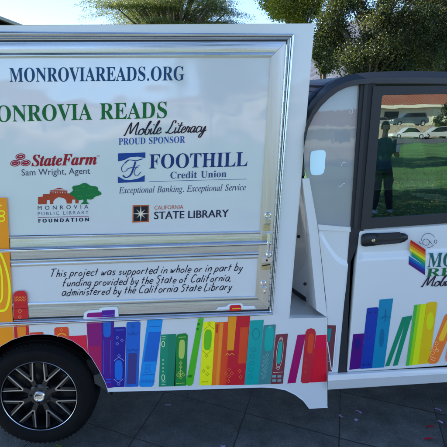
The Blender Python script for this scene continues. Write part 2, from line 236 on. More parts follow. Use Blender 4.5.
GL = json.loads('''{"BM":[634,"61 32 50 24 34 20 14 17 14 0 169 0 169 17 148 19 131 23 120 30 112 41 107 57 105 80 105 389 270 0 288 0 455 399 455 83 454 68 453 54 450 44 446 36 440 29 433 25 423 22 410 19 396 17 396 0 617 0 617 17 602 18 591 20 582 23 574 28 569 34 565 43 562 54 561 68 560 85 560 378 561 397 566 412 573 423 583 430 598 436 617 439 617 455 449 455 317 142 185 455 15 455 15 439 30 437 43 435 53 432 61 428 66 423 71 416 73 407 75 396 75 382 75 79 74 58 69 43"],"BO":[525,"451 376 431 399 409 418 384 435 357 448 328 458 298 464 265 466 232 464 200 458 170 448 143 434 117 417 95 397 75 374 58 349 45 321 35 292 29 260 28 228 29 195 35 163 45 134 58 106 75 81 94 58 117 38 142 21 169 7 198 -3 228 -9 261 -11 294 -9 325 -3 355 7 383 21 408 38 430 58 450 81 467 106 481 134 490 163 496 195 498 228 496 261 490 293 481 323 467 351","367 108 328 36 265 12 230 18 201 37 177 67 159 109 149 163 145 228 158 347 196 419 260 443 294 437 324 419 348 389 365 346 376 293 379 228"],"BN":[494,"480 439 480 455 331 455 331 439 346 437 359 435 369 431 376 427 382 421 386 414 389 404 390 392 391 377 391 169 156 455 18 455 18 439 25 437 31 435 36 433 43 427 56 412 76 388 76 79 75 64 74 51 71 41 67 33 61 27 54 23 45 20 33 18 18 17 18 0 167 0 167 17 145 20 129 24 119 31 112 42 108 57 107 79 107 350 403 -11 422 -11 422 377 423 398 427 414 433 425 443 432 459 436"],"BR":[473,"293 278 280 258 261 245 235 236 203 234 182 234 182 385 183 402 185 414 190 422 197 427 209 430 224 431 268 421 295 389 304 336 301 304","406 285 417 334 412 372 395 403 367 426 329 442 278 452 217 455 16 455 16 439 36 436 51 431 62 424 69 413 73 398 75 379 75 81 73 59 69 43 62 32 52 24 36 20 15 17 15 0 242 0 242 17 221 20 205 24 194 32 187 43 183 59 182 81 182 212 201 212 338 0 480 0 480 17 478 17 468 18 459 21 452 26 446 32 439 40 432 50 315 224 372 248"],"BV":[428,"299 439 317 438 331 435 342 432 349 427 353 419 355 409 354 400 352 389 348 377 259 143 161 378 156 391 153 402 152 410 154 419 159 427 166 432 177 436 192 438 211 439 211 455 -14 455 -14 439 1 435 14 429 22 420 30 409 37 396 44 381 212 -13 230 -13 382 383 391 403 400 418 408 427 418 434 429 437 442 439 442 455 299 455"],"BI":[261,"187 44 185 53 183 64 183 77 183 387 184 405 188 419 196 427 207 433 223 437 244 439 244 455 13 455 13 439 36 437 52 433 63 427 70 419 74 405 75 387 75 75 74 56 69 42 61 32 50 26 34 21 13 17 13 0 246 0 246 17 230 20 216 23 206 26 198 31 192 37"],"BA":[437,"96 21 80 32 75 48 75 51 75 54 76 59 76 63 77 67 79 71 103 132 253 132 273 81 279 66 282 54 283 46 277 30 259 21 229 18 229 0 443 0 443 18 430 20 420 25 411 34 403 47 394 65 384 87 224 465 206 466 49 75 41 55 32 41 24 30 14 24 4 19 -9 18 -9 0 128 0 128 18 124 18","177 319 242 161 113 161"],"BE":[442,"183 388 183 400 184 410 186 417 189 422 194 426 200 428 208 429 219 430 232 430 276 428 312 420 340 406 361 386 375 357 383 320 399 320 399 455 16 455 16 439 36 437 51 433 62 425 69 413 74 394 75 369 75 78 74 57 70 41 62 30 51 22 35 18 14 17 14 0 402 0 430 143 411 143 399 116 386 94 371 75 354 60 335 48 313 39 289 32 261 29 230 28 213 28 201 31 192 35 187 42 184 53 183 67 183 222 185 222 207 221 225 218 241 213 254 206 264 195 273 181 280 164 284 143 287 118 304 118 304 345 288 345 281 313 272 288 259 269 243 256 221 248 193 246 183 246"],"BD":[496,"183 402 185 415 190 423 197 429 208 432 223 433 294 410 336 342 351 229 347 166 337 115 319 75 295 47 262 30 222 24 208 25 197 29 190 34 185 42 183 55 182 72 182 385","15 439 35 437 50 433 61 426 68 415 72 397 74 374 74 75 73 54 69 39 63 30 53 23 39 19 20 17 20 0 228 0 362 25 441 101 468 228 461 295 440 351 405 396 357 429 296 449 222 455 15 455"],"BS":[390,"61 -11 64 -3 66 3 69 7 73 10 78 12 85 12 88 12 92 11 98 9 106 7 115 4 126 1 136 -3 147 -6 158 -8 170 -9 181 -10 192 -10 225 -8 254 -2 281 8 304 21 323 38 339 58 350 80 357 106 359 133 358 153 355 171 350 188 342 204 331 219 317 233 300 247 279 260 253 273 189 303 168 314 151 325 137 336 127 349 121 364 120 380 122 398 128 413 140 426 155 437 173 443 194 445 213 443 231 438 248 429 265 417 280 402 293 385 305 365 315 343 322 319 339 319 339 466 320 466 317 454 310 447 300 445 297 445 294 445 291 446 289 446 286 447 282 448 264 453 246 458 229 461 213 464 199 466 185 466 160 464 136 459 115 449 96 437 80 421 67 403 57 381 52 358 50 332 53 302 62 276 77 253 99 231 127 210 163 191 225 160 255 140 273 117 279 89 276 69 269 51 257 36 241 24 220 17 197 15 164 19 136 30 111 50 91 77 75 113 62 158 43 158 43 -11"],"B.":[180,"119 1 126 10 130 22 132 36 130 51 126 63 119 71 110 77 100 80 89 81 79 80 69 77 60 71 54 63 50 51 48 36 50 22 54 10 60 1 69 -5 79 -8 89 -9 100 -8 110 -5"],"BG":[508,"107 413 80 385 57 352 41 315 31 274 28 229 31 183 41 141 57 103 80 70 108 42 141 19 179 3 222 -7 268 -10 328 -6 387 7 446 29 446 128 447 147 451 161 457 171 466 177 481 180 500 182 500 198 275 198 275 182 299 180 317 176 329 170 337 161 341 146 343 128 343 71 341 53 336 39 328 27 316 19 298 14 275 13 238 19 206 37 180 67 161 110 150 163 146 228 159 347 200 419 267 443 288 441 309 436 329 426 348 413 366 397 382 379 397 357 409 334 420 308 437 308 437 465 419 465 415 456 410 449 406 443 401 439 395 437 388 436 382 436 376 438 369 441 330 454 293 463 257 465 215 462 176 452 139 435"],"BF":[404,"50 430 61 423 69 412 73 396 75 375 75 84 73 62 69 45 62 34 52 26 36 20 15 17 15 0 257 0 257 17 238 18 222 20 210 24 200 28 193 34 188 43 185 53 183 66 182 81 182 224 189 224 217 221 239 213 257 200 269 181 279 154 285 118 302 118 302 347 284 347 278 314 269 289 256 270 239 257 217 250 190 247 182 247 182 398 182 408 184 416 186 421 189 425 194 428 200 429 208 430 218 431 230 431 261 430 288 426 310 420 328 412 343 400 355 385 365 367 372 345 377 320 394 320 394 455 14 455 14 439 35 435"],"BT":[423,"265 58 263 81 263 433 269 433 333 420 375 382 394 317 410 317 410 455 11 455 11 318 29 318 35 352 47 380 65 403 88 420 116 430 149 433 156 433 156 81 154 59 150 42 142 31 130 23 114 19 92 17 92 0 328 0 328 17 305 19 288 23 276 30 269 41"],"BH":[523,"282 455 282 439 298 437 310 435 320 432 328 428 334 422 337 415 340 406 341 394 342 379 342 251 182 251 182 379 183 394 184 406 187 415 191 422 197 428 204 432 214 435 227 437 242 439 242 455 16 455 16 439 36 436 51 431 62 424 69 413 73 398 75 379 75 81 73 59 69 43 62 32 52 24 36 20 15 17 15 0 242 0 242 17 221 20 205 24 194 32 187 43 183 59 182 81 182 221 342 221 342 81 340 58 336 41 329 31 318 24 303 20 282 17 282 0 507 0 507 17 487 20 471 25 461 33 455 44 451 60 449 81 449 379 451 399 454 414 461 424 471 431 486 436 507 439 507 455"],"BL":[426,"15 17 15 0 402 0 427 154 409 154 397 125 384 100 370 80 354 63 335 49 315 40 291 33 264 29 234 28 220 28 208 29 200 31 193 35 188 40 185 47 183 56 182 68 182 83 182 379 183 394 185 407 188 416 193 424 199 430 208 434 219 436 233 438 250 439 250 455 16 455 16 439 36 436 51 432 62 425 69 414 73 399 75 379 75 81 73 59 69 43 62 32 52 24 36 20"],"BP":[418,"182 81 182 206 242 206 292 209 334 221 367 240 390 266 404 296 409 332 407 356 400 378 390 398 375 415 357 429 336 440 306 448 265 454 214 455 16 455 16 439 36 436 51 431 62 424 69 413 73 398 75 379 75 81 73 59 69 43 62 32 52 24 36 20 15 17 15 0 242 0 242 17 221 20 205 24 194 32 187 43 183 59","285 387 290 361 292 329 290 297 283 271 272 253 255 240 231 232 201 230 182 230 182 398 183 409 185 418 189 424 195 428 204 430 216 431 241 428 261 420 275 406"],"BU":[492,"433 421 442 429 456 435 474 439 474 455 328 455 328 439 351 436 368 431 379 423 387 413 391 398 392 378 392 159 379 83 340 37 275 22 245 25 221 35 203 51 191 74 183 104 181 140 181 379 181 394 183 406 185 415 189 422 195 428 202 432 213 435 225 437 240 439 240 455 15 455 15 439 35 436 50 431 61 424 68 413 72 398 73 379 73 155 78 103 91 61 114 29 147 6 192 -8 248 -13 302 -8 346 7 380 32 403 69 418 118 422 181 422 378 424 396 427 411"],"BC":[468,"298 439 328 427 356 407 381 380 403 347 420 308 437 308 437 465 419 465 413 449 402 439 388 435 381 436 374 437 367 440 328 454 292 463 259 465 216 462 176 452 139 435 106 412 79 384 56 351 39 314 30 273 26 228 29 184 39 142 56 104 78 71 105 43 137 20 174 3 213 -7 257 -11 332 0 395 33 447 89 428 106 407 81 383 61 358 45 331 33 305 26 278 24 203 46 159 114 144 226 157 347 198 419 265 443"],"Br":[287,"237 223 248 222 260 224 270 228 278 234 284 243 288 254 289 266 288 281 283 293 275 304 264 312 250 317 233 318 218 316 203 311 187 301 172 288 158 272 146 252 146 310 21 310 20 293 32 292 41 289 46 285 50 278 52 267 52 252 52 56 52 43 49 32 45 26 39 21 30 18 18 16 18 0 197 0 197 16 180 18 167 21 159 25 153 32 150 42 149 56 149 192 151 211 155 228 162 241 171 252 179 258 189 260 196 259 202 255 207 250 212 243 217 237 222 231 229 226"],"Be":[301,"50 45 66 26 85 10 106 -1 129 -8 154 -10 205 -1 248 27 285 73 270 86 248 62 225 47 199 42 154 56 127 97 117 166 283 166 283 173 279 216 268 251 249 280 224 301 193 314 157 318 132 316 109 309 87 298 68 282 51 263 38 240 28 215 21 187 19 157 21 125 27 95 37 69","175 295 186 288 193 277 198 261 201 241 201 215 201 192 116 192 116 203 121 255 136 286 161 297"],"Bd":[370,"353 11 353 28 340 30 330 35 325 41 322 49 320 60 319 75 319 455 176 455 176 439 191 438 203 435 212 430 218 423 222 413 223 401 223 280 201 301 175 314 146 318 123 316 101 309 81 297 63 281 48 261 36 237 27 210 21 180 19 147 21 118 26 91 35 66 47 44 61 26 78 10 97 -1 117 -8 140 -10 173 -5 201 12 223 39 223 -10 271 1 315 8","153 32 140 42 130 58 123 83 119 115 118 153 119 193 123 225 130 250 141 267 155 277 174 281 186 279 196 276 206 270 214 262 220 252 223 242 223 76 218 62 211 51 202 41 192 34 182 30 171 28"],"Bi":[198,"87 462 75 457 65 449 57 438 52 426 50 412 52 399 57 387 65 376 75 368 87 364 101 362 114 364 126 368 136 376 145 387 149 399 151 412 150 426 145 438 137 449 126 457 114 462 101 463","47 285 50 278 52 267 52 252 52 56 52 43 49 32 45 26 39 21 30 18 18 16 18 0 180 0 180 16 168 18 160 21 154 26 151 33 149 43 148 56 148 310 21 310 20 293 32 292 41 289"],"Bt":[228,"144 279 208 279 208 310 144 310 144 424 129 424 118 407 105 389 88 369 68 347 46 324 20 300 20 279 48 279 48 71 50 46 56 26 66 10 80 -1 99 -7 124 -9 165 -1 198 24 222 66 206 75 195 56 183 44 168 40 160 41 154 45 149 51 147 59 145 69 144 82"],"Bn":[381,"235 56 232 34 223 21 207 16 202 16 202 0 363 0 363 16 352 17 343 21 337 26 333 33 331 43 330 56 330 212 321 271 292 306 243 318 207 313 175 296 148 267 148 310 19 310 19 294 31 293 40 289 46 284 49 276 52 266 52 253 52 56 52 43 49 33 45 26 39 21 30 17 18 16 18 0 180 0 180 16 168 17 160 21 154 26 151 33 148 43 148 56 148 235 164 255 183 267 203 271 215 270 223 265 229 258 232 247 234 234 235 217"],"Bo":[336,"308 94 315 123 317 154 315 185 308 214 298 240 283 263 266 282 245 298 222 309 196 316 168 318 140 316 114 309 90 297 69 281 52 262 38 239 27 213 21 184 19 154 21 124 27 96 38 70 52 47 69 27 90 11 114 -1 140 -8 169 -10 197 -8 222 -1 245 11 266 26 284 46 298 69","117 127 117 154 118 206 122 245 128 271 138 286 151 296 169 299 185 296 198 286 208 271 214 245 218 206 220 154 219 126 219 102 217 81 215 64 212 50 209 39 199 24 186 14 169 11 152 14 138 24 128 39 125 50 122 64 120 82 118 103"],"BB":[443,"248 27 222 24 208 25 198 28 190 33 186 41 183 51 182 65 182 231 197 231 231 228 258 221 277 208 290 188 298 162 301 128 299 95 293 69 283 49 268 35","75 82 73 60 69 44 62 32 52 25 36 20 16 17 16 0 238 0 291 4 335 15 371 35 397 61 413 93 418 132 404 185 360 223 287 247 348 268 384 302 396 351 377 409 318 444 220 455 15 455 15 439 30 438 41 436 51 433 59 428 65 421 69 412 72 401 74 386 75 369","182 391 183 406 185 417 188 425 193 430 203 433 216 434 239 431 257 424 269 412 278 395 283 373 285 345 282 314 275 290 263 272 245 261 220 254 188 252 182 252"],"BY":[426,"161 179 161 81 159 59 155 43 148 32 138 24 122 20 101 17 101 0 328 0 328 17 307 20 291 24 280 32 273 43 269 59 268 81 268 203 383 392 392 405 400 416 409 424 418 431 428 435 439 438 439 455 295 455 295 438 298 438 326 435 343 424 349 408 347 396 342 382 333 366 248 226 164 392 159 401 157 409 156 416 157 423 161 428 167 432 175 435 184 437 195 438 207 438 207 455 -13 455 -13 438 -9 437 -4 436 1 435 5 434 10 432 14 429 24 421 35 406 46 387"],"IE":[454,"130 405 126 385 42 73 31 43 18 25 0 16 -28 13 -30 13 -34 0 351 0 400 128 386 128 365 94 341 67 313 48 281 34 244 26 199 24 153 24 130 25 116 28 108 36 105 47 105 53 107 62 110 72 112 83 154 237 214 237 236 236 253 234 264 229 272 220 275 206 277 187 276 174 275 161 287 161 334 326 321 326 308 296 289 275 259 264 216 260 159 260 196 396 201 414 207 426 213 434 222 439 234 441 252 442 309 442 346 440 373 436 391 427 402 414 407 394 409 367 409 364 420 364 440 465 85 465 81 451 104 449 120 443 129 433 132 419"],"Ix":[279,"238 315 229 314 219 312 211 308 203 302 193 291 177 271 157 243 131 206 112 297 106 311 96 316 90 316 83 315 74 312 63 309 35 301 -1 296 -3 283 4 284 12 285 20 285 28 285 44 283 55 276 63 264 69 245 89 148 30 64 13 47 -1 41 -10 42 -18 46 -26 50 -35 51 -45 49 -54 43 -60 34 -62 23 -60 11 -54 2 -44 -4 -32 -6 -11 -2 8 9 26 28 46 54 94 121 107 58 117 23 126 3 138 -5 154 -8 197 13 248 75 238 86 208 48 185 35 175 38 167 48 165 56 162 65 159 75 156 87 136 181 178 240 197 263 204 268 212 270 215 270 218 269 221 268 226 266 234 262 244 261 254 263 263 269 268 277 270 288 262 308"],"Ic":[298,"130 271 162 292 197 299 215 297 220 289 220 287 218 284 216 281 214 279 210 273 207 268 205 262 204 255 211 235 233 228 247 231 258 239 264 251 267 267 262 286 249 302 228 313 199 316 150 309 102 286 73 264 48 237 27 207 12 175 3 142 -1 109 6 60 26 23 58 0 99 -8 169 12 238 71 228 82 174 38 122 23 96 29 76 46 63 73 59 107 64 150 79 196 101 238"],"Ie":[287,"128 -2 165 12 198 36 231 71 221 81 168 39 119 26 72 44 56 98 57 107 57 118 59 130 61 142 147 161 208 189 245 226 258 266 254 287 242 303 222 313 195 316 148 308 101 283 72 259 46 231 25 199 9 165 -1 131 -4 99 2 54 21 21 50 0 89 -7","137 280 159 294 180 298 198 291 204 271 195 233 168 199 124 173 64 158 78 196 95 230 115 258"],"Ip":[340,"64 51 65 58 66 64 91 162 110 213 136 253 166 278 199 286 220 282 235 271 245 253 248 228 245 191 235 153 221 116 202 82 180 53 155 30 128 14 101 9 72 17 62 40 63 45","58 249 56 242 54 235 -29 -87 -38 -111 -49 -126 -66 -133 -93 -137 -96 -149 73 -149 77 -138 51 -136 36 -132 26 -124 23 -113 25 -104 30 -81 38 -45 50 5 72 -4 101 -7 140 -2 177 13 212 38 243 69 270 105 290 144 303 185 308 226 302 263 286 292 260 310 226 316 168 300 112 250 128 299 130 304 130 310 129 314 124 316 112 314 93 309 79 306 62 303 43 300 19 298 16 285 39 284 52 281 58 274 60 262 59 257"],"It":[187,"1 35 1 26 9 1 33 -8 82 11 134 68 124 79 93 43 72 31 63 34 60 45 61 59 66 78 120 283 177 283 183 304 126 304 151 392 136 392 82 326 22 297 19 283 66 283 7 62 4 53 2 44"],"Ii":[177,"20 299 17 287 37 286 50 282 57 275 60 264 59 260 58 254 56 247 55 241 11 86 7 68 3 53 1 40 0 29 8 1 33 -8 84 12 140 74 130 84 96 45 72 32 61 37 58 52 59 62 63 79 128 296 129 299 130 303 131 305 131 308 129 314 124 316 115 315 96 310 82 308 65 305 44 302","147 452 135 460 122 463 110 460 98 452 91 441 88 428 91 415 98 404 110 396 122 394 136 396 147 403 155 414 157 428 155 441"],"Io":[351,"310 172 314 206 306 251 283 286 248 309 201 316 165 312 128 298 93 276 61 247 35 215 14 178 0 140 -4 102 3 57 26 22 61 -1 105 -8 155 0 203 23 233 46 260 73 282 105 299 138","240 281 255 226 252 192 243 155 229 119 211 85 190 55 166 32 140 17 113 11 89 16 71 30 60 52 56 83 61 132 78 183 103 231 132 268 165 291 197 299"],"In":[364,"62 263 60 245 53 221 -12 0 42 0 67 82 93 142 107 166 123 189 141 212 159 232 178 250 195 263 211 272 225 275 238 269 242 254 236 216 216 140 195 65 189 28 191 12 198 1 208 -6 222 -9 273 14 322 83 312 91 282 48 259 34 249 37 245 49 246 55 247 64 250 75 254 88 293 222 297 237 300 252 302 265 302 278 292 306 263 315 229 306 188 281 142 238 93 177 133 308 134 311 133 314 132 316 130 316 120 315 100 310 85 306 67 303 45 300 19 297 17 285 23 285 41 284 53 280 60 273"],"Ia":[342,"252 46 233 35 224 37 222 44 224 62 231 90 292 309 241 309 232 280 217 307 183 316 136 306 90 274 49 228 18 175 0 119 -7 64 -3 33 8 10 26 -3 50 -8 85 0 119 23 154 62 191 118 174 57 168 23 175 0 195 -8 240 12 291 72 282 80","210 288 219 257 217 230 210 201 199 171 185 141 169 113 152 87 134 65 116 48 98 37 82 33 60 43 53 73 54 97 58 122 65 148 74 175 96 226 124 266 154 291 185 299"],"Il":[173,"163 487 154 486 134 482 121 479 104 476 84 474 60 471 58 459 79 457 92 453 99 446 101 433 101 423 98 412 13 99 7 75 2 54 -1 38 -2 26 0 12 7 2 18 -5 32 -7 52 -3 77 12 105 37 133 72 122 82 90 46 68 34 59 38 56 50 57 62 62 84 168 465 170 473 171 481 169 485"],"IB":[439,"370 104 376 145 356 211 297 251 382 296 410 365 372 440 256 465 85 465 81 451 104 449 120 443 129 434 132 420 130 404 126 385 42 73 32 45 19 27 0 17 -27 13 -30 13 -34 0 171 0 229 4 279 18 320 39 351 68","301 152 291 97 263 56 217 30 153 21 131 22 116 25 108 32 105 44 105 50 106 58 108 65 109 73 150 222 155 231 163 235 176 237 194 237 241 232 274 217 294 190","303 287 257 266 193 259 179 259 170 261 165 264 163 269 177 323 188 365 196 394 201 410 205 422 210 430 215 436 223 440 236 441 255 442 319 424 340 369 331 322"],"Ik":[339,"286 35 311 69 301 79 272 47 248 36 238 38 229 47 221 59 214 73 164 193 246 255 292 284 332 293 334 293 337 306 203 306 197 294 222 290 230 280 221 263 195 240 84 157 172 465 174 472 175 480 174 485 169 487 165 487 158 486 150 484 140 481 126 478 109 474 89 471 66 468 62 455 71 455 88 454 98 452 104 446 106 435 105 425 103 414 -13 0 41 0 78 129 120 161 161 63 175 31 187 9 201 -3 218 -7 238 -3 261 11"],"Ig":[286,"243 266 289 266 289 296 246 296 232 298 206 307 177 315 152 318 114 314 80 301 51 281 29 256 15 226 10 195 22 152 58 121 21 84 10 70 6 57 13 39 36 24 -30 -22 -52 -75 -44 -106 -21 -131 16 -148 63 -153 108 -150 147 -139 179 -122 203 -99 218 -71 223 -40 216 -6 194 19 159 38 112 54 73 70 60 87 66 101 82 116 96 114 110 113 146 118 179 130 207 149 229 174 243 203 248 236 247 252","78 142 66 182 69 212 78 241 92 265 108 285 127 298 147 302 165 299 179 288 188 272 191 249 188 219 180 190 167 165 151 146 132 133 111 129","149 -20 163 -31 173 -45 176 -60 151 -114 75 -132 12 -115 -9 -64 6 -20 52 18 70 13 94 5 113 -1 132 -10"],"I.":[180,"129 57 119 71 106 79 89 81 74 79 60 71 51 57 48 36 51 15 60 1 74 -7 89 -9 106 -7 119 1 129 15 132 36"],"IS":[369,"58 10 108 -5 153 -9 194 -5 229 8 259 29 282 57 296 89 301 126 291 179 263 224 247 242 231 259 216 275 201 291 182 313 168 334 158 356 154 376 160 408 175 433 200 448 232 453 268 446 296 424 313 387 319 336 330 336 351 473 338 473 328 461 313 457 309 457 303 459 293 462 281 466 267 471 253 473 237 474 222 475 184 471 152 459 125 440 105 416 92 386 88 353 92 325 102 297 122 267 154 232 169 216 183 201 196 188 207 174 219 157 228 139 234 122 236 105 233 79 224 57 210 38 192 23 170 14 146 11 102 19 69 46 47 88 38 146 26 146 3 -8 15 -8 25 8 42 13 45 13 49 13 53 12"],"Ir":[224,"158 282 89 179 124 308 124 314 118 316 109 315 90 310 76 307 59 304 39 301 15 297 13 284 34 282 47 279 53 272 56 259 53 240 46 209 -13 0 41 0 95 157 170 268 173 257 180 248 189 242 200 240 214 243 226 253 234 266 237 283 235 297 229 307 220 314 208 316"],"Iv":[297,"186 144 164 117 138 88 109 58 102 188 93 284 79 316 75 315 69 315 61 313 52 310 41 308 28 305 13 302 -3 299 -6 286 -1 286 21 281 36 265 41 251 45 231 48 204 50 171 61 -8 75 -8 159 85 244 196 273 275 270 292 264 306 253 314 240 317 228 315 218 309 211 300 209 288 211 279 216 270 223 262 231 254 238 246 240 239 232 213 205 170"],"JS":[369,"308 322 328 322 360 461 342 461 333 450 323 444 312 442 307 442 302 443 296 445 279 451 263 455 248 458 234 461 220 462 208 463 182 461 159 455 137 446 118 434 102 419 88 401 78 381 72 360 70 336 71 321 73 308 76 295 82 283 89 271 98 258 110 245 125 230 142 214 160 198 176 184 190 170 201 158 211 146 218 134 223 123 227 110 228 97 226 83 223 69 217 56 208 44 198 34 187 25 174 18 160 14 145 13 115 16 91 27 71 45 56 69 48 101 45 140 45 144 26 144 -9 -7 9 -7 15 0 19 5 24 9 28 12 33 14 38 14 44 14 51 12 58 10 94 -2 126 -9 154 -11 200 -7 239 5 270 25 293 53 307 86 312 126 310 150 303 173 293 195 279 215 262 235 242 254 235 261 227 267 219 274 212 281 204 288 197 295 185 307 175 319 166 331 159 343 155 356 153 368 155 387 162 404 174 419 189 430 205 437 224 439 239 438 254 433 267 426 279 416 289 404 298 390 304 374 308 356 309 337 309 335 309 332 309 330 309 327 309 325"],"Jt":[185,"-10 12 5 -4 30 -9 50 -7 70 1 88 14 107 33 125 56 144 85 128 95 107 65 90 47 77 41 72 43 68 48 67 56 67 63 68 69 70 77 72 85 74 93 77 103 126 273 179 273 187 300 134 300 162 398 134 398 98 353 58 319 13 297 13 273 45 273 -11 70 -12 64 -14 58 -14 52 -15 47 -15 43 -15 39"],"Ja":[336,"214 265 205 290 189 305 165 310 139 306 112 295 84 276 65 260 48 241 32 220 17 196 5 172 -5 147 -13 122 -17 97 -19 73 -17 50 -10 30 1 14 16 1 33 -6 53 -9 74 -6 93 1 111 12 128 28 145 49 162 75 160 67 158 59 157 52 156 45 155 40 155 34 160 10 174 -4 197 -9 231 1 265 30 300 78 285 87 267 61 251 46 238 40 233 42 229 47 228 56 229 60 230 66 232 74 234 83 237 95 241 108 297 303 225 303","188 184 183 166 176 147 169 129 161 111 152 95 143 80 134 67 124 56 113 48 103 43 93 41 77 45 68 59 65 81 66 91 67 103 70 115 73 129 77 143 83 159 91 180 99 200 109 219 119 236 130 251 141 264 151 273 162 279 172 281 186 277 195 266 198 248 197 234 196 219 192 202"],"Je":[269,"-9 122 -11 98 -8 67 1 40 16 19 36 3 60 -6 87 -9 136 1 179 32 214 83 195 95 171 62 147 42 122 36 108 37 96 42 87 50 80 60 76 73 75 88 75 100 76 112 79 124 131 136 173 153 207 174 230 197 244 222 249 248 247 265 241 280 230 293 215 302 197 308 176 310 154 307 131 301 109 290 88 276 68 260 49 240 32 219 18 196 6 172 -3 147","187 280 191 275 193 268 193 260 192 244 187 228 179 212 169 197 156 184 140 171 123 161 104 152 84 146 96 189 110 224 126 252 141 272 156 283 171 287 177 287 182 284"],"JF":[410,"9 25 0 20 -9 18 -21 16 -34 15 -34 0 177 0 177 15 161 17 149 20 140 24 134 30 131 38 130 47 130 56 132 68 136 82 175 226 197 226 216 224 231 221 244 217 253 210 261 201 265 190 268 176 269 158 269 155 269 151 269 147 269 143 269 139 269 135 283 135 330 320 313 320 302 297 289 278 272 265 252 255 228 249 201 247 198 247 195 247 191 247 188 247 185 247 181 248 221 396 225 407 229 416 234 422 240 425 250 428 262 428 300 426 331 418 353 406 369 387 378 363 381 332 381 323 400 323 426 451 73 451 73 435 88 433 100 431 109 426 115 421 119 413 120 404 120 398 120 392 119 387 118 381 116 375 115 369 39 85 34 67 28 52 22 41 16 32"],"Jr":[261,"50 240 48 232 46 222 42 211 -14 0 66 0 75 35 85 67 95 97 105 125 116 151 127 175 148 212 165 234 180 241 182 241 184 240 186 238 196 227 208 220 220 218 232 219 241 223 249 230 255 240 258 251 259 265 255 290 243 305 222 310 214 309 205 306 197 302 188 296 180 289 171 280 163 270 154 257 144 243 135 227 125 209 114 189 151 310 102 302 58 295 17 289 18 273 24 273 39 271 49 264 52 254 51 251 51 247"],"Jm":[525,"426 44 420 45 417 50 416 58 416 60 416 63 417 66 418 69 419 73 420 76 452 171 464 208 470 238 473 260 467 288 450 304 422 310 401 307 381 300 361 287 341 269 320 246 299 217 303 235 305 249 306 260 301 288 284 304 256 310 232 306 209 297 187 281 164 259 141 230 116 193 151 310 102 302 58 295 17 289 18 273 24 273 39 271 49 264 52 254 51 251 51 247 50 240 48 232 46 222 42 211 -14 0 66 0 75 38 86 74 97 107 110 137 123 165 136 190 150 212 164 230 177 244 189 253 201 259 213 261 220 260 224 255 226 247 225 241 223 233 220 222 152 0 230 0 250 62 273 125 296 176 318 214 340 240 361 256 380 261 387 260 391 255 393 247 392 241 390 233 387 222 364 154 356 128 349 105 343 85 339 67 336 53 335 42 340 14 355 -3 380 -8 399 -6 416 2 433 14 450 31 468 54 486 81 471 91 466 83 461 76 457 70 453 65 449 60 446 56 440 49 433 45"]}''')
# ================================================================ lettering
def lean(x): return (x-110)*0.0004
def bfont_mesh(s, sp=1.0):
    cu = bpy.data.curves.new('t', 'FONT'); cu.body = s; cu.resolution_u = 3; cu.space_character = sp
    o = bpy.data.objects.new('t', cu); COL.objects.link(o); bpy.context.view_layer.update()
    me = bpy.data.meshes.new_from_object(o.evaluated_get(bpy.context.evaluated_depsgraph_get()))
    vs = [(v.co.x, v.co.y) for v in me.vertices]; fs = [tuple(p.vertices) for p in me.polygons]
    bpy.data.objects.remove(o); bpy.data.meshes.remove(me); bpy.data.curves.remove(cu)
    x0 = min(v[0] for v in vs); x1 = max(v[0] for v in vs)
    return [((x-x0)/(x1-x0), y/.70) for x, y in vs], fs
def glyph_mesh(s, fam):
    X = 0; vs = []; fs = []
    for ch in s:
        if ch == ' ': X += 240; continue
        g = GL[fam+ch]; loops = []
        for l in g[1:]:
            n = list(map(int, l.split())); loops.append([Vector((n[i], n[i+1], 0)) for i in range(0, len(n), 2)])
        tri = tessellate_polygon(loops); flat = [p for l in loops for p in l]; o = len(vs)
        if ch == 'i':
            n0 = len(loops[0]); tri = list(tessellate_polygon([loops[0]]))+[tuple(q+n0 for q in t) for t in tessellate_polygon([loops[1]])]
        vs += [(p.x+X, p.y) for p in flat]; fs += [tuple(i+o for i in t) for t in tri]; X += g[0]
    x0 = min(v[0] for v in vs); x1 = max(v[0] for v in vs)
    return [((x-x0)/(x1-x0), y/470.0) for x, y in vs], fs
def put_text(mb, tm, bl, br, h, d, col, slant=0, wob=0, seed=0):
    vs, fs = tm; out = []
    for u, v in vs:
        px = bl[0]+u*(br[0]-bl[0]); py = bl[1]+u*(br[1]-bl[1])
        w = wob*math.sin(u*57+seed)+wob*.7*math.sin(u*131+seed*2)
        out.append(at(px + v*h*(lean(px)+slant), py - v*h + w, d(px, py) if callable(d) else d))
    mb.add(out, fs, col)
def stroke(mb, pts, w, d, col, closed=False, smooth=True, taper=False):
    P = [Vector((x, y)) for x, y in pts]
    if smooth and len(P) > 2:
        Q = []; n = len(P); rng = range(n if closed else n-1)
        for i in rng:
            p0 = P[(i-1) % n] if closed or i else P[0]; p1 = P[i]; p2 = P[(i+1) % n]; p3 = P[(i+2) % n] if closed or i+2 < n else P[-1]
            for k in range(5):
                t = k/5; Q.append(.5*((2*p1)+(p2-p0)*t+(2*p0-5*p1+4*p2-p3)*t*t+(3*p1-p0-3*p2+p3)*t**3))
        if not closed: Q.append(P[-1])
        P = Q
    n = len(P); L = []; R = []
    for i in range(n):
        a = P[(i-1) % n] if closed or i else P[0]; b = P[(i+1) % n] if closed or i < n-1 else P[-1]
        t = (b-a); t = t.normalized() if t.length > 1e-6 else Vector((1, 0)); nn = Vector((-t.y, t.x)); ww = w/2
        if taper: ww *= .55+.75*abs(t.y)
        L.append(P[i]+nn*ww); R.append(P[i]-nn*ww)
    A = [at(p.x, p.y, d+6e-6*i) for i, p in enumerate(L)]; B = [at(p.x, p.y, d+6e-6*i) for i, p in enumerate(R)]
    mb.add(A+B, [(i, (i+1) % n, n+(i+1) % n, n+i) for i in range(n if closed else n-1)], col)
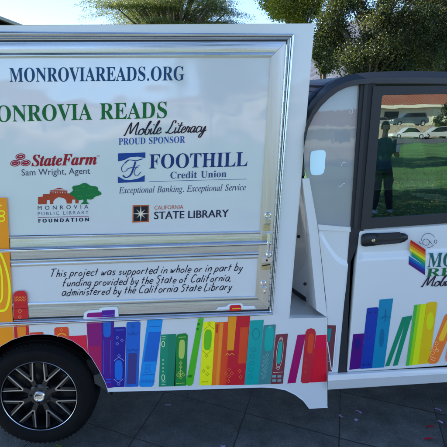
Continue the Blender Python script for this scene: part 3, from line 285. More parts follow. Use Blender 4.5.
def ell(cx, cy, rx, ry, n=20, a0=0, a1=360, rot=0):
    r = math.radians(rot); o = []
    for i in range(n + (a1-a0 != 360)):
        t = math.radians(a0+(a1-a0)*i/n); x = rx*math.cos(t); y = ry*math.sin(t)
        o.append((cx+x*math.cos(r)-y*math.sin(r), cy+x*math.sin(r)+y*math.cos(r)))
    return o
SCR = {'M': (.86, [[(0,.05),(.06,.0),(.14,.5),(.26,1),(.3,.55),(.36,.1),(.5,.55),(.68,1),(.68,.5),(.7,.05),(.82,.08)]]),
 'L': (.5, [[(.42,.8),(.4,1),(.26,.95),(.22,.55),(.08,.05),(0,.12),(.12,.1),(.3,-.02),(.48,.12)]]),
 'o': (.36, [[(.2,.48),(.04,.36),(.03,.06),(.18,.0),(.3,.2),(.26,.42),(.18,.48),(.24,.36),(.38,.4)]]),
 'b': (.34, [[(.0,.1),(.1,.6),(.22,1),(.14,1.0),(.06,.5),(.06,.05),(.2,.0),(.28,.25),(.2,.42),(.26,.34),(.36,.38)]]),
 'i': (.2, [[(.04,.46),(.03,.1),(.08,.0),(.2,.14)], [(.1,.7),(.12,.78)]]),
 'l': (.2, [[(.0,.12),(.1,.6),(.2,1),(.12,1.0),(.04,.4),(.05,.04),(.12,.0),(.22,.14)]]),
 'e': (.28, [[(.02,.2),(.18,.28),(.2,.44),(.1,.48),(.02,.25),(.06,.02),(.16,.0),(.3,.16)]]),
 't': (.22, [[(.12,.85),(.06,.4),(.04,.08),(.1,.0),(.22,.14)], [(-.06,.58),(.24,.62)]]),
 'r': (.26, [[(.0,.1),(.06,.5),(.1,.42),(.2,.42),(.16,.2),(.16,.02),(.28,.14)]]),
 'a': (.36, [[(.26,.42),(.12,.48),(.02,.2),(.08,.0),(.2,.12),(.28,.46),(.24,.1),(.28,.0),(.38,.14)]]),
 'c': (.28, [[(.22,.4),(.12,.48),(.02,.26),(.06,.02),(.16,.0),(.3,.16)]]),
 'y': (.34, [[(.02,.44),(.03,.1),(.12,.04),(.24,.46),(.22,.0),(.12,-.4),(.02,-.38),(.06,-.15),(.36,.16)]]), ' ': (.3, [])}
def script(mb, s, bl, br, h, w, d, col, slant=.28):
    W = sum(SCR[c][0] for c in s); X = 0; sx = (br[0]-bl[0])/W
    for c in s:
        a, st = SCR[c]
        for q in st:
            pts = []
            for x, y in q:
                px = bl[0]+(X+x)*sx; py = bl[1]+(X+x)/W*(br[1]-bl[1])-y*h; pts.append((px+y*h*(slant+lean(px)), py))
            stroke(mb, pts, w, d+X*.00008, col, taper=True)
        X += a
HND = {'a':[[(.32,.5),(.1,.5),(.0,.2),(.08,0),(.25,.1),(.34,.5),(.3,0)]],'b':[[(.08,1),(0,0)],[(.02,.4),(.2,.5),(.3,.3),(.2,.02),(0,.02)]],'c':[[(.3,.45),(.1,.5),(0,.2),(.1,0),(.28,.05)]],'d':[[(.3,.48),(.08,.45),(0,.15),(.1,0),(.3,.1)],[(.38,1),(.3,0)]],
'e':[[(.02,.25),(.28,.3),(.26,.48),(.1,.5),(0,.2),(.1,0),(.28,.05)]],'f':[[(.34,1),(.17,.95),(.06,0)],[(0,.5),(.24,.52)]],'g':[[(.3,.5),(.08,.48),(0,.15),(.1,.02),(.28,.15)],[(.33,.5),(.24,-.35),(0,-.35)]],'h':[[(.08,1),(0,0)],[(.03,.3),(.2,.5),(.28,.4),(.25,0)]],
'i':[[(.04,.5),(0,0)],[(.06,.72),(.09,.82)]],'j':[[(.1,.5),(.02,-.3),(-.1,-.35)],[(.13,.72),(.15,.82)]],'k':[[(.08,1),(0,0)]],'l':[[(.08,1),(0,0)]],'m':[[(.03,.5),(0,0)],[(.02,.35),(.15,.5),(.2,.4),(.17,0)],[(.19,.35),(.32,.5),(.38,.4),(.35,0)]],'n':[[(.03,.5),(0,0)],[(.02,.35),(.2,.5),(.28,.4),(.25,0)]],
'o':[[(.15,.5),(0,.3),(.05,.02),(.22,.05),(.3,.3),(.15,.5)]],'p':[[(.05,.5),(-.04,-.4)],[(.04,.4),(.2,.5),(.3,.3),(.18,.0),(.0,.05)]],'r':[[(.03,.5),(0,0)],[(.02,.3),(.12,.48),(.25,.48)]],'s':[[(.26,.48),(.08,.48),(.06,.3),(.22,.2),(.18,.02),(0,.02)]],'t':[[(.1,.85),(.03,0)],[(-.04,.52),(.2,.55)]],
'u':[[(.03,.5),(0,.1),(.1,0),(.25,.15)],[(.3,.5),(.26,0)]],'v':[[(.02,.5),(.08,0),(.28,.5)]],'w':[[(.02,.5),(.05,0),(.2,.35),(.23,0),(.42,.5)]],'y':[[(.02,.5),(.08,.05),(.2,.1)],[(.3,.5),(.12,-.35),(-.02,-.35)]],'T':[[(-.02,.95),(.46,1)],[(.22,.97),(.12,0)]],'S':[[(.38,.92),(.12,.98),(.06,.7),(.28,.45),(.2,.02),(0,.05)]],
'C':[[(.42,.85),(.25,1),(.05,.6),(.05,.1),(.2,0),(.38,.12)]],'L':[[(.1,1),(0,0),(.32,.03)]],',':[[(.03,.05),(-.03,-.15)]]}
def handtext(b, s, l, r_, h, w, d, col, seed):
    rn = random.Random(seed); adv = [(.24 if c == ' ' else max(x for q in HND[c] for x, y in q)+.15) for c in s]; W = sum(adv); X = 0; sx = (r_[0]-l[0])/W
    for c, a in zip(s, adv):
        jy = rn.uniform(-.04,.04); js = rn.uniform(.93,1.07)
        for k, q in enumerate(HND.get(c, [])):
            pts = [(l[0]+(X+x*js)*sx+y*1.12*h*(.22+lean(l[0]+X*sx)), l[1]+(X+x)/W*(r_[1]-l[1])-(y*1.05*js+jy)*h) for x, y in q]
            stroke(b, pts, w, d+.0001*k+.00004*(len(adv)%3), col)
        X += a
# ================================================================ the truck
truck = empty('utility_truck', (-.2, .7, 0), 'white electric box truck covered with sponsor lettering and rainbow book spines', 'truck')
def Y(p, d): return Vector((p.x, -d, p.z))
# --- box body: near side skin with wheel arch and front skirt, far side, roof, floor
arch = [(108.3,391.6),(105,382),(99,370),(91.5,357.5),(83,348),(73,341),(62,336.6),(50,334.4),(37,334),(24,335.8),(12,339.8),(1,346),(-9,354.5),(-18,366),(-25,380),(-30,396)]
skirt = [(327,317.3),(327.2,407.3),(309.5,408.2),(303,400.5),(295,394.5),(285.5,390),(274,387.8),(262,387.2)]
side = [(-150,26),(313.7,24.3),(289.2,317.8)] + skirt + [(180,389.8)] + arch + [(-150,402)]
b = MB(); b.plate(side, 0, -.035)
far = [at(x, y, 0) for x, y in side]
b.prism([Vector((p.x, 1.40, p.z)) for p in far], [Vector((p.x, 1.365, p.z)) for p in far])
tr, br_ = at(313.2, 24.8, 0), at(289.2, 317.8, 0); tl = at(-150, 26.5, 0); bl_ = Vector((tl.x, 0, br_.z))
def slab(a, b2, th, n):    # a wall between the two sides, following edge a-b2
    return [Vector((a.x,.034,a.z)), Vector((b2.x,.034,b2.z)), Vector((b2.x,1.366,b2.z)), Vector((a.x,1.366,a.z))], Vector(n)*th
rx = Vector((.13,0,0))
for a, c, n in ((tl, tr-rx, (0,0,-1)), (tr-rx, br_-rx, (-1,0,0)), (bl_, tl, (1,0,0))):
    P, o = slab(a, c, .03, n); P = [p+o*.1 for p in P]; b.prism(P, [p+o for p in P])
dk = at(327,317.3,0); xr_ = at(-150,300,0).x+.02
P = [Vector((xr_,.034,dk.z-.004)), Vector((dk.x,.034,dk.z-.004)), Vector((dk.x,1.366,dk.z-.004)), Vector((xr_,1.366,dk.z-.004))]
b.prism(P, [p-Vector((0,0,.03)) for p in P])
P = [Vector((dk.x-.002,.034,dk.z-.036)), Vector((dk.x-.002,.034,.27)), Vector((dk.x-.002,.06,.27)), Vector((dk.x-.002,.06,dk.z-.036))]
body = b.build('box_body', M['paint'], truck, bevel=.004)
# --- underside, wheel liners
b = MB()
b.box((-1.48,.04,.42),(-1.15,1.36,.66)); b.box((-.6,.10,.30),(.66,1.30,.60)); b.box((.66,.12,.28),(1.7,1.28,.40)); b.box((-.8,.35,.25),(-.7,1.05,.36)); b.box((-1.46,.10,.16),(-1.43,1.30,.5))  # last box is an unseen guard added to keep sun off the ground
b.box((-1.42,.3,.3),(2.2,.42,.42)); b.box((-1.42,.98,.3),(2.2,1.1,.42))
b.box((-.62,.05,.36),(-.5,.3,.5)); b.box((.0,.16,.22),(.42,.5,.31)); b.box((-.46,.6,.2),(.6,1.1,.31))
b.build('chassis', M['under'], truck, bevel=.01)
b = MB(); rows = []
for x, y in [(112,396)]+arch+[(-31,404)]:
    p = at(x, y, 0); rows.append([Vector((p.x, .003, p.z)), Vector((p.x,.42,p.z))])
b.grid(rows); b.add([r[1] for r in rows], [tuple(range(len(rows)))])
rows2 = [[Vector((r[0].x,1.4-r[0].y,r[0].z)), Vector((r[1].x,1.4-r[1].y,r[1].z))] for r in rows]; b.build('wheel_liner', M['liner'], truck)
b = MB(); b.grid(rows2); b.build('wheel_liner', M['liner'], truck)
b = MB(); b.plate([(94,376),(104,372),(110,389),(107.5,391),(95,383)], -.02, -.05); b.build('mud_flap', mat('flap', (.05,.05,.05), .6), truck, bevel=.003)
# --- wheels
def wheel(cx, cz, ry, near=True, R=.298, r=.198):
    s = 1 if near else -1; y0 = ry
    w = bpy.data.objects.new('wheel', None); COL.objects.link(w); w.location = (cx, y0, cz); w.parent = truck; w.matrix_parent_inverse = truck.matrix_basis.inverted(); w.empty_display_size = .1
    c = Vector((cx, y0, cz)); ax = (0, s, 0)
    b = MB(); b.disc(c, ax, [(r,.02),(r+.006,-.004),(r+.02,-.016),(r+.045,-.022),(r+.07,-.016),(R-.012,.006),(R-.002,.022),(R,.05),(R,.14),(R-.004,.165),(r+.04,.185),(r,.17),(r,.02)], 64)
    for k in range(3): b.disc(c, ax, [(R-.001,.05+.035*k),(R+.003,.052+.035*k),(R+.003,.075+.035*k),(R-.001,.077+.035*k)], 64)
    for k in range(72):
        a = math.radians(k*360/72); Mx = Matrix.Translation(c) @ Matrix.Rotation(-a*s, 4, 'Y')
        b.box((R-.012,.012 if s>0 else -.05,-.004),(R-.0015,.05 if s>0 else -.012,.004), M=Mx)
    b.build('tyre', M['rubber'], w, smooth=True)
    b = MB(); b.disc(c, ax, [(r+.004,-.004),(r+.004,.15),(r-.012,.15),(r-.014,.03),(r-.006,.0)], 64, m=0)
    b.disc(c, ax, [(r-.012,.12),(0,.12)], 48, m=0)
    b.disc(c, ax, [(r+.006,-.006),(r+.0035,-.0085),(r+.0005,-.006)], 72, m=1)
    b.disc(c, ax, [(.062,.03),(.062,.012),(.05,.006),(.03,.004),(0,.004)], 40, m=0)
    def P3(ang, rad, dep): return c + Vector((math.cos(ang)*rad, s*dep, math.sin(ang)*rad))
    rv = r*.50
    for k in range(8):
        A = math.radians(22.5+45*k-2); lim = math.radians(14)
        for sg in (-1, 1):
            ro = A+sg*lim; ww = .0045/r
            # dark spoke body
            q0, q1 = (A+sg*.05, rv*.98), (ro, r*.99)
            def sp(dep, h0, h1, off=0):
                out = []
                for (an, ra), hw in ((q0, h0), (q1, h1)):
                    for s2 in (-1, 1): out.append(P3(an+off/ra+s2*hw/ra, ra, dep))
                return [out[0], out[1], out[3], out[2]]
            b.prism(sp(.005,.012,.010,-sg*.006), sp(.035,.013,.011,-sg*.006), m=0)
            b.prism(sp(.0015,.0038,.0026), sp(.0055,.0038,.0026), m=1)
        b.prism([P3(A-.22,.05,.008),P3(A-.13,rv*1.04,.004),P3(A+.13,rv*1.04,.004),P3(A+.22,.05,.008)],[P3(A-.22,.05,.035),P3(A-.13,rv*1.04,.035),P3(A+.13,rv*1.04,.035),P3(A+.22,.05,.035)], m=0)
        b.prism([P3(A-.085,rv*1.0,.0012),P3(A-.06,rv*.93,.0012),P3(A+.06,rv*.93,.0012),P3(A+.085,rv*1.0,.0012)],[P3(A-.085,rv*1.0,.006),P3(A-.06,rv*.93,.006),P3(A+.06,rv*.93,.006),P3(A+.085,rv*1.0,.006)], m=1)
    b.build('rim', [M['rimdark'], M['rimcut']], w, smooth=True)
    for k in range(5):
        a = math.radians(90+72*k+20); p = P3(a, .052, 0)
        q = MB(); q.disc(p, ax, [(.0085,.012),(.0085,-.001),(.006,-.003),(0,-.003)], 6); q.build('lug_nut', M['rimdark'], w)
    q = MB(); q.disc(c, ax, [(.031,.01),(.031,-.008),(.027,-.013),(.022,-.0135),(.018,-.011),(0,-.0105)], 40); q.build('hub_cap', M['chrome'], w, smooth=True)
    return w
axp = at(38.5, 397.2, 0)
wheel(axp.x+.002, axp.z, .012); wheel(axp.x, axp.z, 1.39, False)
wheel(2.02, axp.z, .03); wheel(2.02, axp.z, 1.37, False)
# --- roll-up side: frame extrusions
def bar(A, B, d0, d1=0.0, bulge=0, n=6, mb=None, m=0):
    """an extrusion between edge line A (two pixels) and edge line B; front rounded by bulge"""
    a0, a1, b0, b1 = (at(*A[0], d0), at(*A[1], d0), at(*B[0], d0), at(*B[1], d0))
    if not bulge:
        P = [a0, a1, b1, b0]; mb.prism(P, [Y(p, d1) for p in P], m=m); return
    rows = []
    for i in range(n+1):
        t = i/n; h = bulge*math.sin(math.pi*t); rows.append([a0.lerp(b0, t)+Vector((0,-h,0)), a1.lerp(b1, t)+Vector((0,-h,0))])
    rows = [[Y(a0, d1), Y(a1, d1)]]+rows+[[Y(b0, d1), Y(b1, d1)]]
    mb.grid(rows, m=m); mb.add([r[0] for r in rows], [tuple(range(len(rows)))], m=m); mb.add([r[1] for r in rows], [tuple(range(len(rows)))], m=m)
LX = -140
def ly(y0, y1, x1): return y0+(y1-y0)*(LX/x1)      # extend a line whose left reading is at x=0
def Lp(y0, y1, x1): return ((LX, ly(y1 and y0, y1, x1) if False else y0-(y1-y0)*(-LX)/x1), (x1, y1))
b = MB(); b.plate([Lp(40,39.6,287.6)[0],(287.6,39.6),(269.3,310.6),Lp(321,310.6,269.3)[0]], .0025, .0005); b.build('painted_gap', M['gap'], truck)  # raised black plate, its colour standing in for the shaded gap round the door
b = MB()
bar(Lp(31.3,33.8,294.3), Lp(35.6,36.3,292.3), .009, bulge=.004, mb=b)
bar(Lp(35.9,36.6,292.1), Lp(38.2,38.2,289.6), .006, bulge=.005, mb=b)
bar(Lp(38.4,38.4,289.4), Lp(40.3,39.6,288), .005, bulge=.003, mb=b)
bar(((294.3,33.9),(272.9,314.6)), ((292.1,36.4),(271.4,312.6)), .009, bulge=.004, mb=b)
bar(((291.9,36.8),(271.2,312.4)), ((289.5,38.6),(269.9,311.4)), .006, bulge=.005, mb=b)
bar(Lp(320.2,310.7,269.6), Lp(321.6,312.0,270.3), .005, bulge=.003, mb=b)
b.build('door_surround', M['alu'], truck, smooth=True)
# lower polished rail
b = MB(); bar(Lp(321.9,312.3,271.5), Lp(326.8,314.9,272.9), .016, bulge=.012, n=10, mb=b); b.build('lower_rail', M['tube'], truck, smooth=True)
# --- side door inside the surround
door = MB(); door.plate([Lp(42,41.6,286.2)[0],(286.2,41.6),(268,309),Lp(318.5,309,268)[0]], .004, .0005)
sdoor = door.build('side_door', M['panel'], truck)
b = MB()
bar(Lp(42.3,41.8,286.2), Lp(52.8,52.0,275.6), .008, .0041, bulge=.0016, mb=b)
bar(Lp(53.2,52.4,275.2), Lp(58.0,57.2,270.8), .0095, .0041, bulge=.003, mb=b)
b.build('door_frame', M['alu'], sdoor, smooth=True); b = MB()
bar(Lp(303.7,296.2,255.6), Lp(308.4,299.4,258.6), .0095, .0041, bulge=.003, mb=b)
bar(Lp(308.9,299.8,259.0), Lp(318.2,308.7,267.8), .008, .0041, bulge=.0016, mb=b)
b.build('door_frame', M['alu'], sdoor, smooth=True)
b = MB(); bar(((285.6,42.6),(267.8,308.4)), ((270.9,57.3),(255.6,296.2)), .0085, .0041, bulge=.0012, mb=b)
b.build('door_stile', M['alu_v'], sdoor, smooth=True)
b = MB()
for i in range(46):
    t = (i+.5)/46; x = 286.6+(268.9-286.6)*t; y = 45+(307-45)*t; p = at(x, y, .010)
    b.tube([p+Vector((.0015*0,0,.0145)), p-Vector((0,0,.0145))], .0042, 8, m=0)
    b.box((p.x-.0042,p.y-.001,p.z-.0175),(p.x+.0042,p.y+.003,p.z-.0155), m=1)
b.build('piano_hinge', [M['alu'], M['gap']], sdoor)
b = MB()
RX = 260.3
bar(Lp(235.9,231.0,RX), Lp(239.0,233.6,RX), .0095, .0041, bulge=.003, mb=b)
bar(Lp(239.4,234.0,RX), Lp(259.6,251.4,258.9), .0065, .0041, bulge=.003, mb=b)
bar(Lp(260.0,251.8,258.9), Lp(263.6,254.8,258.6), .0095, .0041, bulge=.004, mb=b)
bar(Lp(264.0,255.2,258.5), Lp(267.4,258.3,258.3), .007, .0041, bulge=.002, mb=b)
b.build('centre_band', M['alu'], sdoor, smooth=True)
b = MB(); b.tube([at(LX,255.3,.022), at(0,250.8,.022), at(120,247.6,.022), at(271,243.1,.022)], .0105, 14); b.build('lift_bar', M['tube'], sdoor, smooth=True)
# latches
q = MB(); q.disc(at(267.8,215.2,.013), (0,-1,0), [(.018,-.006),(.018,.004),(.014,.009),(.007,.009),(.006,.006),(0,.006)], 24, m=0)
q.box(*[tuple(v) for v in (at(263.6,229.8,.010)+Vector((0,0,-.004)), at(270.5,224.2,.016)+Vector((0,-.004,0)))], m=1)
for (x0,y0),(x1,y1),dd,mm in (((265,223.5),(271.2,218.5),.018,0),((262.4,234),(272.4,231.9),.021,0)):
    lo, hi = at(x0,y0,.009), at(x1,y1,.009); q.box((lo.x,-dd,lo.z),(hi.x,-.008,hi.z), m=mm)
q.tube([at(268.9,233,.026), at(268.6,243,.03), at(268.0,253.6,.026)], .0075, 12, m=0)
q.build('latch', [M['chrome'], M['brass']], sdoor, bevel=.0015)
q = MB(); q.disc(at(268.6,254.6,.016), (0,-1,0), [(.016,-.006),(.016,.006),(.010,.012),(0,.012)], 8, m=0)
for (x0,y0),(x1,y1),dd,mm in (((261.0,262.4),(271.6,256.5),.020,0),((261.3,270),(270.4,263.2),.012,1),((262,240),(266.8,236),.012,1)):
    lo, hi = at(x0,y0,.009), at(x1,y1,.009); q.box((lo.x,-dd,lo.z),(hi.x,-.008,hi.z), m=mm)
q.disc(at(266.8,260.4,.0205), (0,-1,0), [(.006,0),(.006,.001),(0,.001)], 12, m=2)
q.build('latch', [M['chrome'], M['brass'], M['gap']], sdoor, bevel=.0015, label='lower latch bracket with bolt')
q = MB(); q.tube([at(262,266,.014), at(270,264.5,.014)], .003, 8); q.build('latch_pin', M['gap'], sdoor)
for i, (x, y) in enumerate(((263.4,283.2),(264.2,291.4))):
    q = MB(); q.disc(at(x,y,.011), (0,-1,0), [(.015,-.004),(.015,.003),(.011,.007),(.006,.007),(.005,.004),(0,.004)] if i == 0 else [(.009,-.004),(.009,.008),(0,.010)], 20); q.build('bolt', M['chrome'], sdoor, smooth=True)
q = MB(); lo, hi = at(260.6,290,.009), at(266.6,286.8,.009); q.box((lo.x,-.017,lo.z),(hi.x,-.008,hi.z)); q.build('catch_plate', M['chrome'], sdoor, bevel=.002)
# --- lettering on the side door
def letters(name_label, fn, parent=None):
    b = MB(); fn(b); return b.build('lettering', M['ink'], parent or sdoor, label=name_label)
D0 = .0052
navy = srgb(22,50,112); teal = srgb(22,72,112); green = srgb(14,104,48); ink = srgb(38,30,48); red = srgb(158,22,40); gry = srgb(72,76,98)
letters('blue serif web address', lambda b: put_text(b, glyph_mesh('MONROVIAREADS.ORG','B'), (9.6,81.9), (184.2,80.3), 14.3, D0, teal))
letters('green serif title', lambda b: put_text(b, glyph_mesh('MONROVIA READS','B'), (-23,122.4), (166.8,117.9), 16.6, D0, green))
letters('dark brush script words', lambda b: script(b, 'Mobile Literacy', (123.8,135.4), (205.5,131.8), 12.6, 1.05, D0+.0006, ink))
letters('small blue serif words', lambda b: put_text(b, glyph_mesh('PROUD SPONSOR','B'), (118.6,144.9), (185,142.6), 6.7, D0, srgb(38,84,160)))
letters('red bold italic company name', lambda b: (put_text(b, glyph_mesh('StateFarm','J'), (31.4,166.2), (96.2,164.4), 11.6, D0, red), put_text(b, glyph_mesh('StateFarm','J'), (32.0,166.3), (96.8,164.5), 11.6, D0+.0003, red), put_text(b, bfont_mesh('TM'), (96.5,157), (99.4,156.9), 1.6, D0, red)))
letters('small charcoal agent line', lambda b: put_text(b, bfont_mesh('Sam Wright, Agent'), (21.6,175.6), (90.2,173.8), 6.4, D0, gry))
def f(b):
    put_text(b, bfont_mesh('MONROVIA', 1.9), (37.8,210.0), (88.3,208.6), 4.0, D0, srgb(50,52,84))
    put_text(b, bfont_mesh('PUBLIC LIBRARY', 1.35), (37.9,215.4), (88.6,214.0), 3.4, D0, srgb(110,116,150))
    stroke(b, [(37.9,217.6),(88.8,216.3)], .55, D0, srgb(150,80,110), smooth=False)
    tm = bfont_mesh('FOUNDATION', 1.7)
    for k in (0, .35, .6): put_text(b, tm, (38.4+k,222.7), (88.4+k,221.3), 3.7, D0+.0002*k, srgb(30,40,76))
letters('three small lines of library foundation name', f)
def f(b):
    put_text(b, glyph_mesh('FOOTHILL','B'), (149.2,168.6), (247.3,166.2), 14.6, D0, navy)
letters('large navy serif company name', f)
letters('small serif words under the navy name', lambda b: (put_text(b, glyph_mesh('Credit Union','B'), (170.3,178.6), (226.4,177.0), 6.9, D0, srgb(60,82,128)), stroke(b, [(149,181.6),(246.5,179.0)], .45, D0, srgb(90,110,160), smooth=False)))
letters('italic serif slogan', lambda b: put_text(b, glyph_mesh('Exceptional Banking. Exceptional Service','I'), (118.8,193.4), (245.8,190.2), 6.3, D0, srgb(30,50,105)))
letters('small orange word over the library name', lambda b: put_text(b, bfont_mesh('CALIFORNIA'), (154.4,209.6), (183.2,208.8), 3.9, D0, srgb(190,84,60)))
def f(b):
    tm = bfont_mesh('STATE LIBRARY')
    for k in (0, .4): put_text(b, tm, (154.0+k,219.2), (228.2+k,217.0), 7.6, D0+.0002*k, srgb(34,38,66))
letters('dark caps library name', f)
def f(b):
    for i, (s, l, r_) in enumerate((('This project was supported in whole or in part by', (50.2,277.0), (243.5,270.6)), ('funding provided by the State of California,', (62.3,286.6), (231.8,281.0)), ('administered by the California State Library', (61.8,296.0), (232.6,289.8)))):
        handtext(b, s, l, r_, 7.2, .78, D0, srgb(26,26,48), i)
letters('three lines of slanted hand lettering', f)
# emblems
b = MB(); W = srgb(225,230,240)
for cx, cy in ((20.4,156.7),(15.2,163.2),(25.6,162.9)):
    b.sheet(ell(cx,cy,5.0,3.3,24,rot=-8), D0, red); stroke(b, ell(cx,cy,3.8,2.2,20,rot=-8), .4, D0+.0005, W, closed=True)
    stroke(b, [(cx-1.6,cy+.1),(cx+1.6,cy-.2)], .4, D0+.0006, W, smooth=False)
b.build('emblem', M['ink'], sdoor, label='red emblem of three ovals')
b = MB(); brick = srgb(172,66,36)
b.sheet([(38,196.9),(42.8,196.7),(42.9,194.2),(49.6,194.0),(49.8,191.4),(67,190.8),(67.4,193.4),(71,193.2),(72,195.6),(78.6,195.4),(78.6,203.3),(75.4,203.4),(75.2,199.6),(72.2,199.6),(71.8,203.5),(66.8,203.6),(66.2,200.2),(63.6,198.0),(58.5,197.2),(55.0,199.0),(53.2,201.6),(53.2,204.1),(50.0,204.2),(49.8,200.0),(46.8,200.1),(46.6,204.2),(38,204.4)], D0, brick)
b.sheet([(48.6,191.1),(59.2,187.6),(68.2,190.4)], D0+.0003, brick); stroke(b, [(51.6,190.0),(66.4,189.6)], .5, D0+.0006, W, smooth=False)
for k in range(6): stroke(b, [(53+2.4*k,193.2),(53+2.4*k,191.6)], .5, D0+.0006, W, smooth=False)
tg = srgb(14,118,58); rnd = random.Random(4); pts = []
for i in range(40):
    a = 2*math.pi*i/40; r_ = 1+.10*math.sin(a*7)+.06*math.sin(a*3+1); pts.append((85.0+14.6*r_*math.cos(a), 192.0+8.0*r_*math.sin(a)))
b.sheet(pts, D0+.0009, tg); b.sheet([(82.5,198),(87,198),(86.6,201.6),(89.0,204.0),(80.5,204.3),(83.6,201.4)], D0+.001, tg)
for x, y in ((77,191),(83,187.5),(90,189),(93,195),(80,197),(88,196)): stroke(b, ell(x,y,2.0,1.0,8,200,340), .4, D0+.0014, srgb(70,150,90))
b.build('emblem', M['ink'], sdoor, label='brick red building with a green tree')
b = MB(); N2 = srgb(18,66,140)
b.sheet([(118,153.4),(145.4,152.4),(145.3,158.2),(138,156.6),(130,157.2),(124,160.2),(118,161.4)], D0, N2)
b.sheet([(117.8,183),(144.6,181.6),(144.8,175.2),(138,178.6),(130,180.2),(124,179.6),(117.9,176.4)], D0, N2)
for p, w in (([(124.5,163.5),(129,160),(136,160.6),(142.5,158.8)],1.2), ([(135.5,161.5),(133.5,168),(130.5,175),(126,177.6),(122.8,175.4)],1.4), ([(126.5,169.5),(132,167.4),(138.5,167.8)],.9), ([(124,164),(121.5,168),(123,172),(127.5,170)],.6), ([(140,165.6),(137,166.6),(134,172.6),(137,176),(141,172)],.6)): stroke(b, p, w, D0+.0004, N2, taper=True)
b.build('emblem', M['ink'], sdoor, label='blue square emblem with a script letter')
b = MB(); b.sheet([(132.6,205.3),(149.1,204.8),(148.9,222.0),(132.4,222.6)], D0, srgb(190,88,50)); b.sheet([(133.9,206.6),(147.8,206.1),(147.6,220.8),(133.7,221.3)], D0+.0004, srgb(20,26,42))
for k in range(8):
    a = math.radians(45*k); R_ = 8.8 if k % 2 == 0 else 6.4; c = (140.8,213.8); w = .9
    b.sheet([(c[0]+R_*math.cos(a), c[1]+R_*math.sin(a)), (c[0]+w*math.cos(a+1.2), c[1]+w*math.sin(a+1.2)), c, (c[0]+w*math.cos(a-1.2), c[1]+w*math.sin(a-1.2))], D0+.0008, srgb(235,225,205) if k % 2 == 0 else srgb(215,190,160))
b.sheet(ell(140.8,213.8,1.5,1.5,10), D0+.0012, srgb(235,225,205))
b.build('emblem', M['ink'], sdoor, label='dark square emblem with a white star')
# --- book mural on the box
def book(b, pts, c, d=.0012): b.sheet(pts, d, srgb(*c))
def rr(x0, y0, x1, y1, X0, X1, r=2):   # spine: top from (x0,y0)-(x1,y1top), bottom X0..X1, rounded top corners
    return [(X0[0],X0[1]),(x0,y0+r),(x0+r*.35,y0+r*.35),(x0+r,y0),(x1-r,y1),(x1-r*.35,y1+r*.35),(x1,y1+r),(X1[0],X1[1])]
def oval(b, cx, cy, rx, ry, c, d=.0018, rot=0):
    n = 24; o = []
    for i in range(n):
        t = 2*math.pi*i/n; ct, st = math.cos(t), math.sin(t); o.append((rx*math.copysign(abs(ct)**.6, ct), ry*math.copysign(abs(st)**.6, st)))
    r = math.radians(rot); b.sheet([(cx+x*math.cos(r)-y*math.sin(r), cy+x*math.sin(r)+y*math.cos(r)) for x, y in o], d, srgb(*c))
def dia(b, cx, cy, r, c, d=.0022, w=.45): stroke(b, [(cx,cy-r),(cx+r,cy),(cx,cy+r),(cx-r,cy)], w, d, srgb(*c), closed=True, smooth=False)
def ln(b, pts, c, w=.5, d=.0022, smooth=False): stroke(b, pts, w, d, srgb(*c), smooth=smooth)
b = MB()
OR = (226,140,18); DF = .0145
# tall orange book over door and band, then below the rail
b.sheet([(-46,199),(6.6,197.6),(7.4,208),(8.9,237),(11.6,292),(12.9,325.2),(-40,328.6)], DF, srgb(*OR))
b.sheet([(-40,329.5),(12.9,327),(14.2,338.4),(12,339.8),(1,346),(-9,354.5),(-18,366),(-25,380),(-30,394),(-36,394)], .0012, srgb(*OR))
YL = (236,228,20)
for y in (213.2, 218.8): stroke(b, ell(1.6,y,3.0,2.4,14), 1.3, DF+.0008, srgb(*YL), closed=True)
b.sheet([(-6,205),(1.8,204.6),(1.8,206.2),(-6,206.6)], DF+.0008, srgb(*YL))
stroke(b, [(-14,246),(-2,250),(6,268),(9.6,290),(6.6,308),(-1,311),(-12,311)], 2.3, DF+.0008, srgb(*YL))
stroke(b, [(-6,262),(0,266),(2.2,284),(1.4,300),(-4,304)], 1.9, DF+.0008, srgb(*YL))
b.sheet([(13.2,295),(15,292),(18,291),(24,290.8),(26.4,293),(27.2,296),(28.3,318.4),(13.6,319.4)], DF-.001, srgb(190,26,34))
for y in (297.5,300.2): stroke(b, [(14.4+i*1.4, y+(.9 if i % 2 else -.9)) for i in range(9)], .5, DF-.0004, srgb(236,150,60), smooth=True)
for y, r_ in ((311.2,2),(317,1.6)): dia(b, 19.8, y, r_, (236,160,70), DF-.0004)
ln(b, [(13.4,305.2),(27.4,304.8)], (150,18,26), .4, DF-.0004); ln(b, [(13.4,309.0),(27.6,308.4)], (120,15,20), .5, DF-.0004)
book(b, [(13.8,326.6),(28.6,326),(29.4,334.8),(24,335.8),(14.6,338.8)], (190,26,34)); book(b, [(17,327),(26,326.6),(25.6,335.6),(17.8,337.4)], (226,130,30), .0018)
book(b, rr(29.6,332.6,43.4,332,(29.8,334.9),(43.6,334.4),1), (205,62,38))
book(b, rr(54.2,327.4,68.6,326.8,(54.4,334.9),(69.2,339.2),2), (208,70,34)); stroke(b, ell(61.8,337,4.4,3.4,10,185,340), 1.3, .0018, srgb(235,150,40)); dia(b, 61.4, 330, 1.6, (235,150,60))
book(b, [(69,336.0),(86.6,335.2),(88,353.6),(83,348),(73,341),(69,339.2)], (206,22,62))
